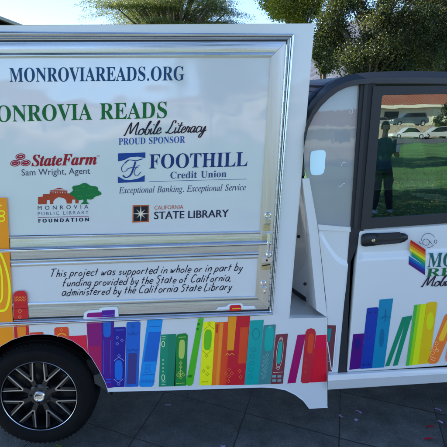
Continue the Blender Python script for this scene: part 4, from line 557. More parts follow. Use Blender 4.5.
# violet books crossing the band (white halo first)
Wd = srgb(205,215,228)
b.sheet([(83.5,317),(84.5,312.5),(88,310.4),(99,309.6),(101,307.6),(116,306.6),(118.2,308.6),(118.6,316.4),(83.5,319.6)], .0125, Wd)
b.sheet([(86.6,317.4),(87,314.2),(88.6,313),(101.8,312.2),(101.8,317.6)], .0135, srgb(128,0,112)); b.sheet([(101.8,310.6),(114.8,309.8),(114.6,316.8),(101.8,317.5)], .0136, srgb(72,12,140)); ln(b, [(102.6,315.4),(114,314.8)], (120,110,190), .5, .0142)
book(b, [(86.6,323.4),(101.6,322.8),(102.4,377),(99,370),(91.5,357.5),(88.4,353.8)], (128,0,108)); book(b, [(88.2,346),(100.8,345.6),(101,373),(91.5,357.5),(88.6,354)], (156,4,84), .0016)
book(b, [(101.4,322.6),(114.0,322),(112.6,387.6),(107.6,388.2),(105,382),(102.2,376.6)], (64,8,132)); book(b, [(103.3,322.6),(110.9,322.3),(110.8,334),(109.6,336.6),(107,337.4),(104.4,336.6),(103.4,334.2)], (0,92,190), .0018)
ln(b, [(103.8,340),(103.6,374)], (70,80,190)); ln(b, [(110.6,340),(110.2,374)], (70,80,190))
for y in (379.4,382.2): ln(b, [(106,y),(111,y-.3)], (0,70,200), 1.2)
book(b, rr(113.6,327.3,126,326.8,(112.6,387.3),(124.6,386.8),1.2), (20,16,140)); oval(b, 118.6,370.2,3.9,10,(0,98,202)); ln(b, [(115.6,330.2),(124,329.8)], (60,100,200), .8)
for x, y in ((117.4,337.6),(122,340.2),(117.2,343.8),(118.8,384),(119,355.8)): dia(b, x, y, 1.5, (130,150,225))
ln(b, [(114,361),(118.8,357),(123.8,360.6)], (150,165,230)); ln(b, [(113.6,379),(118.4,383),(123.2,378.6)], (150,165,230))
book(b, rr(126.4,322,140.6,321.4,(125.2,387),(138.4,386.6),1.6), (10,90,188)); book(b, [(128.6,353.3),(137,352.9),(135.8,383.8),(127,384.4)], (52,52,124), .0018)
for y in (326.4,333.2): dia(b, 133, y, 2, (8,60,150))
stroke(b, [(127.6,332),(130,335),(133,333.4),(136,335),(138.6,331.6)], .5, .0022, srgb(8,60,150)); stroke(b, [(127.2,349.6),(130,351),(132.8,349),(135.6,350.8),(138.4,349)], .5, .0022, srgb(8,50,140))
book(b, [(147.4,320),(162.8,319.4),(153.8,384.8),(152,386.7),(140.6,387.0),(138.8,385)], (4,130,212)); book(b, [(148.6,332.2),(161,331.6),(156.4,361.4),(143.6,361.8)], (0,92,188), .0018)
stroke(b, [(145.6,365),(150.6,364.6),(148.6,368.4),(150.8,372),(144.6,372.4),(146.4,368.4)], .6, .0022, srgb(10,90,170), closed=True, smooth=False)
ln(b, [(142,375),(154,374.4)], (10,90,170), .6); ln(b, [(149,326.8),(160,326.2)], (10,90,170), .6)
for k in range(4): dia(b, 142.4+3.6*k, 381.2, 1.5, (10,80,160))
book(b, [(161.0,334.7),(176.4,333.9),(175.2,386.2),(158.8,386.7)], (0,132,104)); book(b, [(168.6,334.4),(175.6,334),(174.2,386.2),(166.6,386.4)], (10,120,92), .0016)
for y in (344,377.6): stroke(b, ell(163.2,y,1.5,2.8,12), .7, .0022, srgb(200,225,170), closed=True)
for y in (336.8,339,382,384.2): ln(b, [(161.6,y),(165.6,y-.1)], (200,225,170), .6)
for y in (360,364,368,371.5): dia(b, 163, y, .8, (190,220,160))
book(b, rr(176.4,334,187.8,333.2,(173.9,386.3),(186.2,385.6),2.4), (16,124,52)); oval(b, 181.8,349.2,3,9.6,(168,190,92),rot=3); ln(b, [(178.6,337.4),(186,336.9)], (150,190,90), .8); ln(b, [(176,383.4),(184.6,383)], (150,190,90), .6)
ln(b, [(181,360),(180.4,377)], (190,200,100), .5)
for y, r_ in ((363,1.5),(367,1.4),(372.4,2.4)): dia(b, 180.8, y, r_, (200,210,100))
for x, y in ((178,375),(183.4,374.6),(180.6,377.4)): dia(b, x, y, 1.6, (200,210,100))
book(b, [(198.3,318.5),(203.8,318.3),(193.2,383),(191.6,385.4),(188.6,386),(186.4,384.6),(186.2,382)], (70,172,30)); 
for x, y in ((198.7,324.2),(197.6,329)): b.sheet(ell(x,y,1.5,1.3,8), .0018, srgb(30,120,20))
book(b, [(188.4,375),(192.4,374.8),(192,377.4),(188,377.6)], (30,120,20), .0018)
book(b, rr(203.4,321.8,215.6,321.2,(199.4,385.5),(211.4,385.2),1.8), (226,226,12)); oval(b, 207.8,339.8,3.8,10.4,(100,180,20),rot=4)
ln(b, [(204,329.6),(209.4,325.4),(214,329)], (160,150,10)); ln(b, [(202.4,350),(206.6,354.6),(211.6,350)], (160,150,10))
for x, y in ((209.2,323.6),(206.6,356),(208,367.4),(203.6,371),(207.4,374.2)): dia(b, x, y, 1.5, (150,140,10))
ln(b, [(201.4,382),(208.4,381.8)], (150,140,10), .6)
book(b, [(215.4,322.4),(228.2,321.6),(223.4,385),(211.4,385.3)], (226,112,26)); book(b, [(220,323),(223.6,322.6),(218.4,385),(215.6,385.1)], (232,136,40), .0016); book(b, [(216.4,324.4),(218.6,324.2),(217.8,333),(215.8,333)], (190,60,30), .002)
book(b, [(223.6,322.4),(228.4,322),(223.9,385.1),(219.6,385.1)], (214,66,30), .002)
b.sheet([(216,309.8),(218,307.2),(226,306.4),(229.4,303.6),(241.6,303.2),(243.6,305.8),(254,305.6),(256,308.6)], .0125, Wd)
b.sheet([(229.4,311.0),(229.6,306.6),(231,305.2),(239.8,304.8),(241.2,306.2),(241.2,310.4)], .0135, srgb(196,28,34)); ln(b, [(232,308.8),(240.6,308.4)], (235,190,40), .8, .0142)
book(b, [(228.4,316.0),(250.4,315),(244.4,384.9),(223.4,385.2)], (188,22,42)); book(b, [(228.6,315.8),(236.8,315.4),(233.6,350.2),(227,350.4)], (226,142,22), .0018); book(b, [(240.4,327.4),(248.8,327),(245.8,363.2),(238,363.6)], (208,66,30), .0018)
book(b, [(228.6,316),(224.6,350),(222.8,385.2),(226,385.1),(228.4,350),(231,316)], (214,60,34), .0016)
stroke(b, [(225.6,355.4),(227.4,353.4),(229.6,355.2),(231.8,353.4),(234.2,355)], .6, .0022, srgb(236,160,60))
for x, y in ((229,369.4),(226.2,373.6),(231.8,373.2),(229,376.4),(228.4,381),(239.6,371),(240.6,377)): dia(b, x, y, 1.7, (226,120,50))
book(b, [(250.2,320.6),(263.8,319.8),(258.4,384.6),(244.4,384.9)], (0,150,150)); stroke(b, ell(256,334,3.4,5.4,14), .5, .0022, srgb(0,122,128), closed=True)
for k in range(5): stroke(b, ell(253.4-k*.8,350+6.6*k,2.2,2.0,10), .35, .0022, srgb(0,130,134), closed=True)
book(b, rr(263.6,325.2,275.9,324.4,(258.4,384.6),(270.8,384),1), (62,122,128)); oval(b, 269.0,338.8,4.3,12.6,(0,158,152),rot=5); dia(b, 270, 327.4, 1, (140,190,190))
for k in range(6): dia(b, 267.4-k*.5, 355+4.2*k, 1.5, (120,176,176)); dia(b, 263.6-k*.4+(k%2), 357+4.2*k, 1.2, (120,176,176))
book(b, [(275.8,334.6),(288,333.6),(282.8,383.6),(270.8,384.2)], (112,48,60)); oval(b, 279.7,352.6,2.0,11.4,(0,160,150),rot=6); stroke(b, ell(279.7,353,3.2,15,18,rot=6), .5, .0022, srgb(200,180,170), closed=True)
dia(b, 281.3, 338.4, 1.6, (210,190,180)); dia(b, 278, 368, 2.2, (210,190,180)); ln(b, [(273,372.6),(283,372)], (200,170,170), .5)
for x in (272.4,277.6):
    for y in (375.2,379.4): book(b, [(x,y),(x+3.8,y-.2),(x+3.6,y+2.2),(x-.2,y+2.4)], (110,150,156), .0018)
book(b, [(297.6,334.8),(305.8,334.4),(295.6,382.8),(287.4,383.6)], (152,0,92)); 
book(b, [(305.6,332.4),(307.2,329.4),(311,328.2),(314.4,329.2),(315.9,332.6),(310.6,381.8),(308,383.2),(302.6,383.4),(300.8,381.4)], (180,34,50)); oval(b, 310.6,343.6,2.9,10,(206,64,36),rot=5)
book(b, [(315.9,335.4),(327.0,334.6),(326.9,381.6),(310.4,382.6)], (204,0,62)); book(b, [(314.8,349),(327,348.4),(326.95,381),(311.4,382)], (204,16,44), .0018); 
for k in range(3): dia(b, 305.6, 360+6*k, 1.4, (200,70,70))
b.build('book_mural', M['decal'], truck)
# --- angled bracket behind the box
b = MB()
P = [at(302.2,178.6,-.0), at(309.2,178.2,-.0), at(317.6,226,-.0), at(327.2,317.4,-.004), at(316.6,310.4,-.004), at(309.2,232,-.0)]
b.prism(P, [p+Vector((0,.012,0)) for p in P])
zd_ = at(327,317.3,0).z; q0 = gp(306.8,302.2,zd_+.004); q1 = gp(290,290.5,zd_+.004); t0_ = at(302.2,178.6,0)
bk = [at(316.6,310.2,-.004), q0, q0+Vector((-.004,0,.03)), q1+Vector((0,0,.03)), Vector((q1.x,q1.y,t0_.z)), t0_, at(309.2,232,0)]
cen = bk[2].lerp(bk[6],.6); b.add(bk+[cen], [(i,(i+1)%7,7) for i in range(7)])
fair = b.build('side_bracket', M['paint'], truck, bevel=.0)
for x, y, dd in ((299.0,236.8,-.13),(305.4,284.2,-.13)):
    q = MB(); q.disc(at(x,y,dd+.012), (.3,-1,0), [(.009,-.008),(.009,.0),(.006,.004),(0,.004)], 12); q.build('bolt', M['gap'], fair, smooth=True)
b = MB(); e0 = q0.lerp(q1,.02)+Vector((.0,.012,-.0)); e1 = q1+Vector((0,.01,0)); uz = Vector((0,0,.03)); yy_ = Vector((.0,.05,0)); b.prism([e0,e0+uz,e1+uz,e1],[e0+yy_,e0+uz+yy_,e1+uz+yy_,e1+yy_]); b.build('rubber_mount', M['plastic'], fair, bevel=.004)
# --- cab
P_ = lambda x, y, d=0: at(x, y, d)
cx1 = 2.55
b = MB(); cols = []     # lower rear quarter panel with its curved swage
for i in range(15):
    u = i/14; yc = 265-33*(1-u)**2.2; col = []
    for v, d in ((229.8,-.006),(yc-7 if yc > 240 else 230.4,-.005),(yc-3.2 if yc > 240 else 231,-.004),(yc-.5,.002),(yc+1.4,.0045),(yc+4,.005),(yc+12,.004),(300,.0),(340,-.004),(373.4,-.006)):
        xl = 318.6+(327.8-318.6)*min(1,max(0,(v-230)/87)); xr = 351.2+(338.4-351.2)*(v-230)/143
        col.append(at(xl+(xr-xl)*u, v, d-(.006 if i in (0,14) else 0)))
    cols.append(col)
b.grid(cols); b.grid([cols[-1],[Y(p,-.03) for p in cols[-1]]]); b.grid([[Y(p,-.03) for p in cols[0]],cols[0]])
b.build('rear_quarter_panel', M['paint'], truck, smooth=True)
b = MB()
b.plate([(318.6,225),(350.4,227.2),(350.2,231.2),(318.6,230)], .004, -.03); b.build('belt_moulding', M['paint'], truck, bevel=.003)
b = MB(); d_ = -.0015
b.sheet([(327,325.2),(336.4,325.4),(332.2,371.4),(327,371.6)], d_, srgb(100,50,60)); b.sheet([(327.6,328.6),(331.6,328.6),(329.8,341.5),(328,342)], d_+.0006, srgb(0,124,130))
stroke(b, [(327.4,342),(331.4,370)], .9, d_+.0008, srgb(200,208,220), smooth=False); stroke(b, [(336.8,325),(332.6,371.6)], 1.0, d_+.0008, srgb(210,216,226), smooth=False)
for y in (358,361.6): stroke(b, [(327.6,y),(330,y)], .8, d_+.001, srgb(120,140,150), smooth=False)
b.build('book_mural', M['decal'], truck, label='maroon book behind the front skirt')
# cab shell (dark interior faces, floor, back wall, far side)
b = MB()
zr = at(400,80,0).z; z0 = at(400,372,0).z; zb = at(400,226,0).z; xb = at(350,230,0).x-.04; xd = 1.62
b.box((xb-.02,.04,z0),(cx1-.2,1.36,z0+.03)); b.box((xb-.03,.04,z0),(xb,1.36,zb+.05)); b.box((xb,1.34,z0),(cx1-.3,1.37,zb)); b.box((2.0,.1,z0),(2.04,1.3,zb+.05))
b.build('cab_interior', M['under'], truck)
b = MB(); b.box((xb-.05,.04,z0+.1),(xb-.032,1.36,zb+.05)); b.build('cab_bounce_panel', M['paint'], truck)  # white panel added behind the bracket to bounce light onto it
b = MB(); b.box((xb-.02,1.375,z0),(cx1-.3,1.40,zb)); b.build('far_side_panel', M['paint'], truck, bevel=.01)
def ringband(outer, inner, d0, d1):
    mb = MB(); n = len(outer); A = [at(x,y,d0) for x,y in outer]; B = [at(x,y,d0) for x,y in inner]; A2 = [Y(p,d1) for p in A]; B2 = [Y(p,d1) for p in B]
    mb.grid([A2,A,B,B2]); return mb
out = [(303.6,176),(303.4,150),(303.6,128),(306.4,113),(312.4,100.6),(319.4,91.8),(327,84.9),(335.4,79.8),(345,76.0),(356,73.4),(372,71.9),(392,71.2),(420,71.0),(447,71.8),(500,74.5),(560,80)]
inn = [(304.8,176),(304.0,158),(304.4,146),(308,128.6),(314.2,115.8),(321.2,106.2),(329.4,98.0),(338,91.6),(347.4,87.0),(359,84.4),(372,83.4),(392,83.0),(420,82.8),(447,83.6),(500,86.5),(560,92)]
mid = [((a[0]*.45+c[0]*.55), (a[1]*.45+c[1]*.55)) for a, c in zip(out, inn)]
mb = MB(); A = [at(x,y,-.025) for x,y in out]; Bm = [at(x,y,.012) for x,y in mid]; Bi = [at(x,y,.012) for x,y in inn]; Bb = [Y(p,-.03) for p in Bi]; A2 = [Y(p,-.06) for p in A]
mb.grid([A2,A,Bm,Bi,Bb]); arch_o = mb.build('roof_arch', M['black'], truck, smooth=True)
b = MB(); A = [at(x,y,-.06) for x,y in out[3:]]; b.grid([A, [Vector((p.x,1.34,p.z)) for p in A]], m=0); b.grid([[p-Vector((0,0,.03)) for p in A],[Vector((p.x,1.34,p.z-.03)) for p in A]])
b.build('roof', M['under'], truck, smooth=True)
b = MB(); b.plate([(300,81.2),(316,79.6),(336,77.6),(348,77.0),(330,85.6),(322,91.6),(300,91)], -.12, -1.2); b.plate([(300,91.6),(321,92.2),(313.6,101),(307,113),(300,118)], -.125, -1.2)
b.build('roof_cowl', mat('cowl_blue', (.10,.16,.26), .3, coat=.5), truck, bevel=.004)  # one flat blue base colour over the whole cowl
b = MB(); b.plate([(300,84.8),(326,85.6),(318,87.6),(300,86.6)], -.115, -.13); b.build('cowl_seam', M['gap'], truck)
# quarter window film
b = MB(); fw = inn[1:10]+[(361.2,84.4),(350.2,229.6),(318,229.2),(312,204),(307,178),(304.4,168)]
A = [at(x,y,-.028+.020*(y-84)/145) for x,y in fw]; b.prism(A, [p+Vector((0,.005,0)) for p in A]); qwin = b.build('quarter_window', M['film'], truck)
b = MB(); o = []
for x, y in [(312.4,151.2),(322.6,150.2),(325.6,152.6),(325.2,160),(324.4,170),(321.4,174.4),(313,175.0),(310.6,172),(310.0,165),(310.4,155)]: o.append((x,y))
P = [Vector((x,y)) for x,y in o]; Q = []
for i in range(len(P)):
    p0,p1,p2,p3 = P[i-1],P[i],P[(i+1)%len(P)],P[(i+2)%len(P)]
    for k in range(4): t=k/4; v=.5*((2*p1)+(p2-p0)*t+(2*p0-5*p1+4*p2-p3)*t*t+(3*p1-p0-3*p2+p3)*t**3); Q.append((v.x,v.y))
b.prism([at(x,y,-.0145+.0005) for x,y in Q], [at(x,y,-.018) for x,y in Q], srgb(200,236,252)); b.build('window_port', M['decal'], qwin)  # pale sky-blue plate standing in for a see-through port
for pts in ([(341,166),(343,162.6),(346.4,163.2)],[(338.4,187),(341,186),(343.4,183.4),(345,184)],[(349.6,110.4),(352,108.4),(352.6,112.4),(350.2,113.2),(349.4,111)]):
    b = MB(); dq = -.028+.020*(pts[0][1]-84)/145+.0012; stroke(b, pts, .6, dq, srgb(190,205,215)); b.build('scuff_mark', M['decal'], qwin)
# B pillar
b = MB(); b.plate([(361.2,80),(376,80),(363.5,231),(350.6,262),(346,373),(338.4,373),(350.2,230)], -.004, -.04); b.build('pillar_seal', M['gap'], truck)
b = MB(); b.plate([(364.8,84),(368.3,84),(357.0,228),(353.4,228)], .002, -.02); b.build('pillar', M['trim'], truck, bevel=.002)
# sill
b = MB()
S = [((327.6,373.2),(520,363.0),-.003),((327.8,375.2),(520,364.4),.022),((327.8,380.8),(520,369.4),.030),((327.6,390.0),(520,377.8),.006)]
rows = [[at(*a, d), at(*c, d)] for a, c, d in S]; rows.append([Y(rows[-1][0],-.08), Y(rows[-1][1],-.08)])
b.grid(rows); b.build('sill', M['paint'], truck, bevel=.004)
# --- cab door
cd = bpy.data.objects.new('cab_door', None); COL.objects.link(cd); cd.parent = truck; cd.location = at(400,300,0); cd.matrix_parent_inverse = truck.matrix_basis.inverted()
# lower skin with crease
def dcol(x):   # rows of y at a column x between door left edge and x: list of (y, d)
    t = (x-358)/89.0
    return [(229.6-6.4*t, -.012), (231.6-6.6*t, -.002), (236-6.6*t, .000), (251.5-5*t, .002), (254.6-4.6*t, .004), (258.2-4.2*t, .0115), (261.4-4*t, .0155), (264-4*t, .0165), (268-4.2*t, .016), (300-4.6*t,.013), (340-5.4*t, .006), (370.6-6.5*t,.001), (372.8-6.6*t,-.008)]
def ledge(y): return 358.6+(346.4-358.6)*(y-230)/(372-230)
cols = []
for i, xx in enumerate([0,.8,2.6,8,20,35,50,70,90,110,130,150,163,165]):
    col = []
    for j, (y, d) in enumerate(dcol(358+xx)):
        x = ledge(y)+xx; dd = d-(.012 if i in (0,13) else .003 if i in (1,) else 0)
        if i <= 2 and j == 0: y += (2-i)*.8; 
        if i <= 2 and j == 12: y -= (2-i)*.8
        col.append(at(x, y, dd))
    cols.append(col)
b = MB(); b.grid(cols); bk2 = [[Y(c[0],-.03) for c in cols],[c[0] for c in cols]]; b.grid(bk2); b.grid([[c[-1] for c in cols],[Y(c[-1],-.03) for c in cols]]); b.grid([[Y(p,-.03) for p in cols[0]], cols[0]]); b.grid([cols[-1],[Y(p,-.03) for p in cols[-1]]])
b.build('door_skin', M['paint'], cd, smooth=True)
def dsurf(x, y):
    r = dcol(min(max(x,358),500)); 
    for (y0, d0), (y1, d1) in zip(r, r[1:]):
        if y <= y1: return d0+(d1-d0)*max(0,min(1,(y-y0)/(y1-y0)))
    return r[-1][1]
# window frame
Fo = [(373.4,86.2),(447,85.6),(516,90),(520,94),(540,150),(548,216),(447,223.0),(360.8,229.2)]
Fi = [(382.0,97.0),(383.2,95.4),(385.4,94.6),(447,93.8),(505,98),(530,150),(538,206),(447,213.8),(372.4,218.6),(371.6,217.8)]
b = MB(); A = [at(x,y,.004) for x,y in Fo]; B2 = [at(x,y,.004) for x,y in Fi]
tri = tessellate_polygon([A, B2]); vv = A+B2; b.add(vv, [tuple(t) for t in tri])
b.grid([A+[A[0]], [Y(p,-.03) for p in A+[A[0]]]]); b.grid([B2+[B2[0]], [Y(p,-.012) for p in B2+[B2[0]]]])
b.build('window_frame', M['trim'], cd)
b = MB(); A = [at(x,y,-.0068-.0040*(220-y)/125) for x,y in Fi]; b.prism(A, [p+Vector((0,.004,0)) for p in A]); b.build('window_glass', M['glass'], cd)
# handle
b = MB(); rows = []
hp = [(361.4,240.4,4.6),(362.6,240.2,6.2),(366,239.9,6.9),(374,239.4,6.6),(384,238.9,5.6),(394,238.4,5.4),(400,238.0,5.3),(404.4,237.6,4.4),(407,237.3,2.6)]
for i, (x, y, h) in enumerate(hp):
    c = at(x, y, .012); r_ = h*.0052
    rows.append([c+Vector((0, -.016*math.sin(math.radians(a))*(.6+.4*min(1,h/6)), r_*math.cos(math.radians(a)))) for a in range(0, 360, 24)])
b.grid(rows, closed=True); n_ = len(rows[0]); b.add(rows[0], [tuple(range(n_))]); b.add(rows[-1], [tuple(range(n_))])
hd = b.build('door_handle', M['plastic'], cd, smooth=True)
b = MB(); b.sheet([(373,241.0),(383,239.8),(398,239.2),(403.4,239.4),(398,243.4),(384,244.6),(374.6,244.2)], .0265, (1,1,1)); b.plate([(379,233.9),(400,232.8),(403,235.6),(399,237.2),(380,238.4),(376.6,237)], .0275, .02); b.build('handle_grip', M['gap'], cd, bevel=.002)
b = MB(); b.disc(at(373.4,240.6,.029), (0,-1,0), [(.0095,-.006),(.0095,.001),(.006,.003),(.004,.0),(0,.0)], 20); b.build('lock_barrel', M['brass'], cd, smooth=True)
# door mural
def dsh(b, pts, c, lift=.0012):
    # split long polygons so that they follow the door's curve
    A = pts; P = []; n = len(A)
    for i in range(n):
        a, c2 = A[i], A[(i+1) % n]; k = max(1, int(abs(c2[1]-a[1])/6))
        for j in range(k): t = j/k; P.append((a[0]+(c2[0]-a[0])*t, a[1]+(c2[1]-a[1])*t))
    Q = [at(x, y, dsurf(x, y)+lift) for x, y in P]; b.add(Q, [tuple(t) for t in tessellate_polygon([Q])], srgb(*c))
b = MB()
dsh(b, [(353.2,334.2),(364.2,333.4),(360.4,368.6),(349.2,369.9)], (72,0,112)); dsh(b, ell(357.4,343.6,3.4,6,14), (36,10,112), .0018)
dsh(b, [(367.0,308.8),(368,307.8),(377.4,307.2),(378.6,308.4),(372.0,368.2),(360.4,369.0)], (16,52,152)); 
dsh(b, [(379.6,299.6),(393.2,298.4),(384.2,367.4),(371.8,368.3)], (0,122,164)); dsh(b, ell(381.8,338,2.4,9.4,16,rot=5), (0,96,140), .0018)
dsh(b, [(402.4,317.4),(407.8,316.2),(389.4,365.9),(385.0,366.6)], (0,126,92)); dsh(b, [(407.0,316.6),(412.2,315.4),(397.6,365.3),(392.8,366.0)], (0,126,92)); dsh(b, [(402.4,317.4),(412.2,315.4),(411.4,320),(401,322)], (0,126,92), .0016)
dsh(b, [(414.4,305.0),(426.8,303.8),(418.0,364.6),(405.8,365.9)], (206,214,18)); dsh(b, [(414.4,305.0),(417.6,304.6),(409,365.6),(405.8,365.9)], (70,168,66), .0016); dsh(b, [(417.6,304.6),(420.8,304.3),(412,365.2),(409,365.6)], (140,196,24), .0016)
dsh(b, [(426.4,304),(428,302.4),(435.6,301.6),(437.4,303),(429.4,363.2),(418.0,364.4)], (214,178,12)); dsh(b, ell(430.0,321,3.6,9,18,rot=5), (208,210,14), .0018)
dsh(b, [(444.4,316),(447,313.6),(455,314),(457,317),(438.2,361.6),(435.6,363.6),(429.4,363.8),(427.4,361.4)], (226,116,44)); dsh(b, [(446.4,320.4),(452,320),(443.4,340.6),(439.4,341.4),(438.8,338)], (238,180,40), .0018)
dsh(b, [(447.5,346),(462,345),(459,360.6),(446.2,361.8),(445.2,358)], (232,124,110)); dsh(b, [(464,322),(480,321),(474,359),(461,360)], (150,10,96)); dsh(b, [(482,310),(498,309),(490,358),(475,359)], (20,90,180))
stroke(b, ell(369.4,332,2.8,7,16,rot=6), .5, .0085, srgb(60,20,140), closed=True)
for x, y in ((370,312.6),(375.6,312.2),(364,365),(369,364.6)): stroke(b, [(x-1,y),(x+1,y)], 1.2, .013 if y < 330 else .006, srgb(10,30,110), smooth=False)
stroke(b, [(386,309),(385.4,322)], .5, .0145, srgb(0,90,130)); stroke(b, [(381,318.6),(385.6,316.4),(389.6,318)], .5, .0145, srgb(0,90,130))
for x, y, r_ in ((434.4,348,2),(436.6,343.4,1.6),(432.6,352.8,1.8),(437,350.6,1.4)): stroke(b, ell(x,y,r_,r_,10), .5, .009, srgb(240,190,120), closed=True)
stroke(b, [(430,356.4),(435.4,358.6)], .6, .008, srgb(240,190,120)); stroke(b, [(429.6,358.6),(434.6,360.8)], .6, .007, srgb(240,190,120))
b.build('book_mural', M['decal'], cd)
# door lettering and emblem
b = MB(); dm = lambda x, y: .018
tgc = srgb(30,98,96)
put_text(b, glyph_mesh('MONROVIA','B'), (427.2,267.4), (516,263.4), 14.6, dm, tgc)
put_text(b, glyph_mesh('READS','B'), (426.0,276.6), (492,273.6), 8.2, dm, srgb(24,106,60))
b.build('lettering', M['ink'], cd, label='green serif title on the cab door')
b = MB(); script(b, 'Mobile Literacy', (421.4,286.8), (494,283.6), 10.4, .95, .0178, srgb(45,25,50)); b.build('lettering', M['ink'], cd, label='dark brush script on the cab door')
b = MB(); bowc = [(190,30,20),(214,90,20),(230,160,20),(226,220,40),(90,170,40),(0,140,120),(0,110,170),(20,60,150),(70,20,110)]
nS = len(bowc)
for i, c in enumerate(bowc):   # slanted rainbow page between left edge x=409..411 and right edge x=425
    t0, t1 = i/nS, (i+1)/nS
    L0, L1 = 239.6+24.6*t0, 239.6+24.6*t1; R0, R1 = 249.6+25.6*t0, 249.6+25.6*t1
    notch = 2.2 if i in (4,5) else 0
    dl = .0175
    b.sheet([(410.6-.08*(L0-239)+notch, L0),(425.6-.02*(R0-249), R0),(425.6-.02*(R1-249), R1+.02),(410.6-.08*(L1-239)+notch, L1+.02)], dl, srgb(*c))
for pts, cl in ((ell(428.2,239.8,6.6,6.4,18,170,340), 0),(ell(426.0,242.2,3.3,3.2,14), 1),(ell(435.6,241.6,1.3,1.7,8),1),([(429.2,240.6),(432.4,244.8)],0),([(434.2,244.6),(431.4,246.8),(427.4,247.6)],0),([(419.0,241.0),(420.2,243.4),(423,244.0)],0),):
    stroke(b, pts, .5, .0176, srgb(60,60,84), closed=bool(cl))
b.build('emblem', M['ink'], cd, label='rainbow book with a line drawn reader')
# seat, steering wheel, front of cab
b = MB(); b.box((1.0,.25,z0+.25),(1.5,.75,z0+.40)); b.box((.92,.25,z0+.36),(1.06,.75,z0+.98), M=None); b.box((.93,.36,z0+1.0),(1.03,.62,z0+1.2)); b.box((1.02,.2,z0+.03),(1.45,.8,z0+.25))
b.build('seat', M['seat'], truck, bevel=.035)
b = MB(); c = Vector((1.62,.5,z0+.72)); ax = Vector((-.8,0,.55)).normalized(); a_ = ax.orthogonal().normalized(); b_ = ax.cross(a_)
ring = [c+(a_*math.cos(2*math.pi*k/28)+b_*math.sin(2*math.pi*k/28))*.18 for k in range(29)]; b.tube(ring, .013, 8, cap=False)
for k in (0,9,19): b.tube([c, ring[k]], .01, 6)
b.tube([c, c-ax*.35], .02, 8); b.build('steering_wheel', M['plastic'], truck, smooth=True)
b = MB(); zt = at(447,71.8,0).z-.05
prof = [(1.66,zb-.02),(1.9,zb-.04),(2.30,zb-.18),(2.52,zb-.42),(2.56,z0+.06),(2.50,z0-.08)]
b.grid([[Vector((x,.0 if i else 0,z)) for i, (x, z) in enumerate(prof)], [Vector((x,1.4,z)) for x, z in prof]])
fen = [(1.66,zb-.02),(1.9,zb-.04),(2.30,zb-.18),(2.52,zb-.42),(2.56,z0+.06),(2.5,z0-.08),(2.36,z0-.06)]+[(2.02+.345*math.cos(math.radians(a)), axp.z+.345*math.sin(math.radians(a))) for a in range(0,181,15)]+[(1.62,z0+.02)]
for yy in (0, 1.4): P = [Vector((x,yy,z)) for x, z in fen]; b.prism(P, [p+Vector((0,.02 if yy == 0 else -.02,0)) for p in P])
b.build('front_bodywork', M['paint'], truck, smooth=True)
b = MB(); P = [Vector((1.70,.06,zt)),Vector((1.70,1.34,zt)),Vector((2.02,1.34,zb-.02)),Vector((2.02,.06,zb-.02))]; b.prism(P, [p+Vector((.006,0,0)) for p in P]); b.build('windscreen', M['glass2'], truck)
b = MB()
for yy in (.0,1.36):
    b = MB(); b.prism([Vector((1.60,yy,zt+.05)),Vector((1.72,yy,zt+.03)),Vector((2.06,yy,zb-.03)),Vector((1.96,yy,zb-.03))],[Vector((1.60,yy+.04,zt+.05)),Vector((1.72,yy+.04,zt+.03)),Vector((2.06,yy+.04,zb-.03)),Vector((1.96,yy+.04,zb-.03))]); b.build('windscreen_pillar', M['black'], truck, bevel=.005)
b = MB(); b.box((xb-.02,1.30,zb),(xb+.08,1.37,zr-.03)); b.box((xb,1.32,zr-.10),(1.66,1.37,zr-.03)); b.box((1.0,1.33,zb),(1.05,1.37,zr-.05)); b.build('far_side_frame', M['black'], truck, bevel=.005)
b = MB(); b.box((1.05,1.345,zb),(1.62,1.35,zr-.1)); b.build('far_window', M['glass2'], truck)
for yy in (.22,1.18):
    q = MB(); q.disc(Vector((2.50,yy,zb-.50)), (1,0,0), [(.09,-.05),(.09,.03),(.07,.05),(0,.06)], 24); q.build('headlight', M['chrome'], truck, smooth=True)
b = MB(); b.box((2.5,.05,.3),(2.62,1.35,.42)); b.build('front_bumper', M['plastic'], truck, bevel=.02)
# ================================================================ setting
b = MB(); b.add([(-10,-6.2,0),(14,-6.2,0),(14,12,0),(-10,12,0)], [(0,1,2,3)]); tag(b.build('pavement', M['paving']), kind='structure')
b = MB(); rng = np.random.RandomState(3)
xs = np.linspace(-160,160,41); ys = [-130,-110,-95,-80,-70,-66.6,-66.4,-60,-50,-44,-30,-20,-12,-6.0,0,10,20,40,70,110,160]
def gz(x, y):
    if y < -66.5: return 1.7
    return -.012
b.grid([[Vector((x, y, gz(x,y))) for x in xs] for y in ys]); tag(b.build('ground', M['grass'], smooth=False), kind='structure')
b = MB(); b.add([(-3500,-3500,-.6),(3500,-3500,-.6),(3500,3500,-.6),(-3500,3500,-.6)], [(0,1,2,3)]); tag(b.build('terrain', mat('dry_ground', (.10,.11,.05), .95, noise_s=.05, noise_amt=.4)), kind='structure')
b = MB(); b.box((-150,-66,-.008),(150,-46,-.004)); tag(b.build('road', M['asphalt']), kind='structure')
b = MB(); b.box((-150,-83,1.702),(150,-67,1.708)); tag(b.build('parking_lot', mat('pale_concrete', (.34,.32,.27), .9, noise_s=2, noise_amt=.15)), kind='structure')
# hills behind the trees
b = MB(); rows = []
for i in range(26):
    row = []
    for j in range(90):
        x = -1500+j*40; t = i/25; y = 700+t*900
        fx = max(0,min(1,(x+60)/420)); fx = .38+.62*fx*fx*(3-2*fx)
        h = fx*380*math.sin(math.pi*min(1,t*1.05)*.5)*(.72+.45*noise.noise(Vector((x*.0016,t*1.3,2))))+60*noise.noise(Vector((x*.006,y*.006,5)))*t+18*noise.noise(Vector((x*.02,y*.02,1)))*t
        row.append(Vector((x, y, h-2)))
    rows.append(row)
b.grid(rows); tag(b.build('hills', M['hill'], smooth=True), kind='structure')
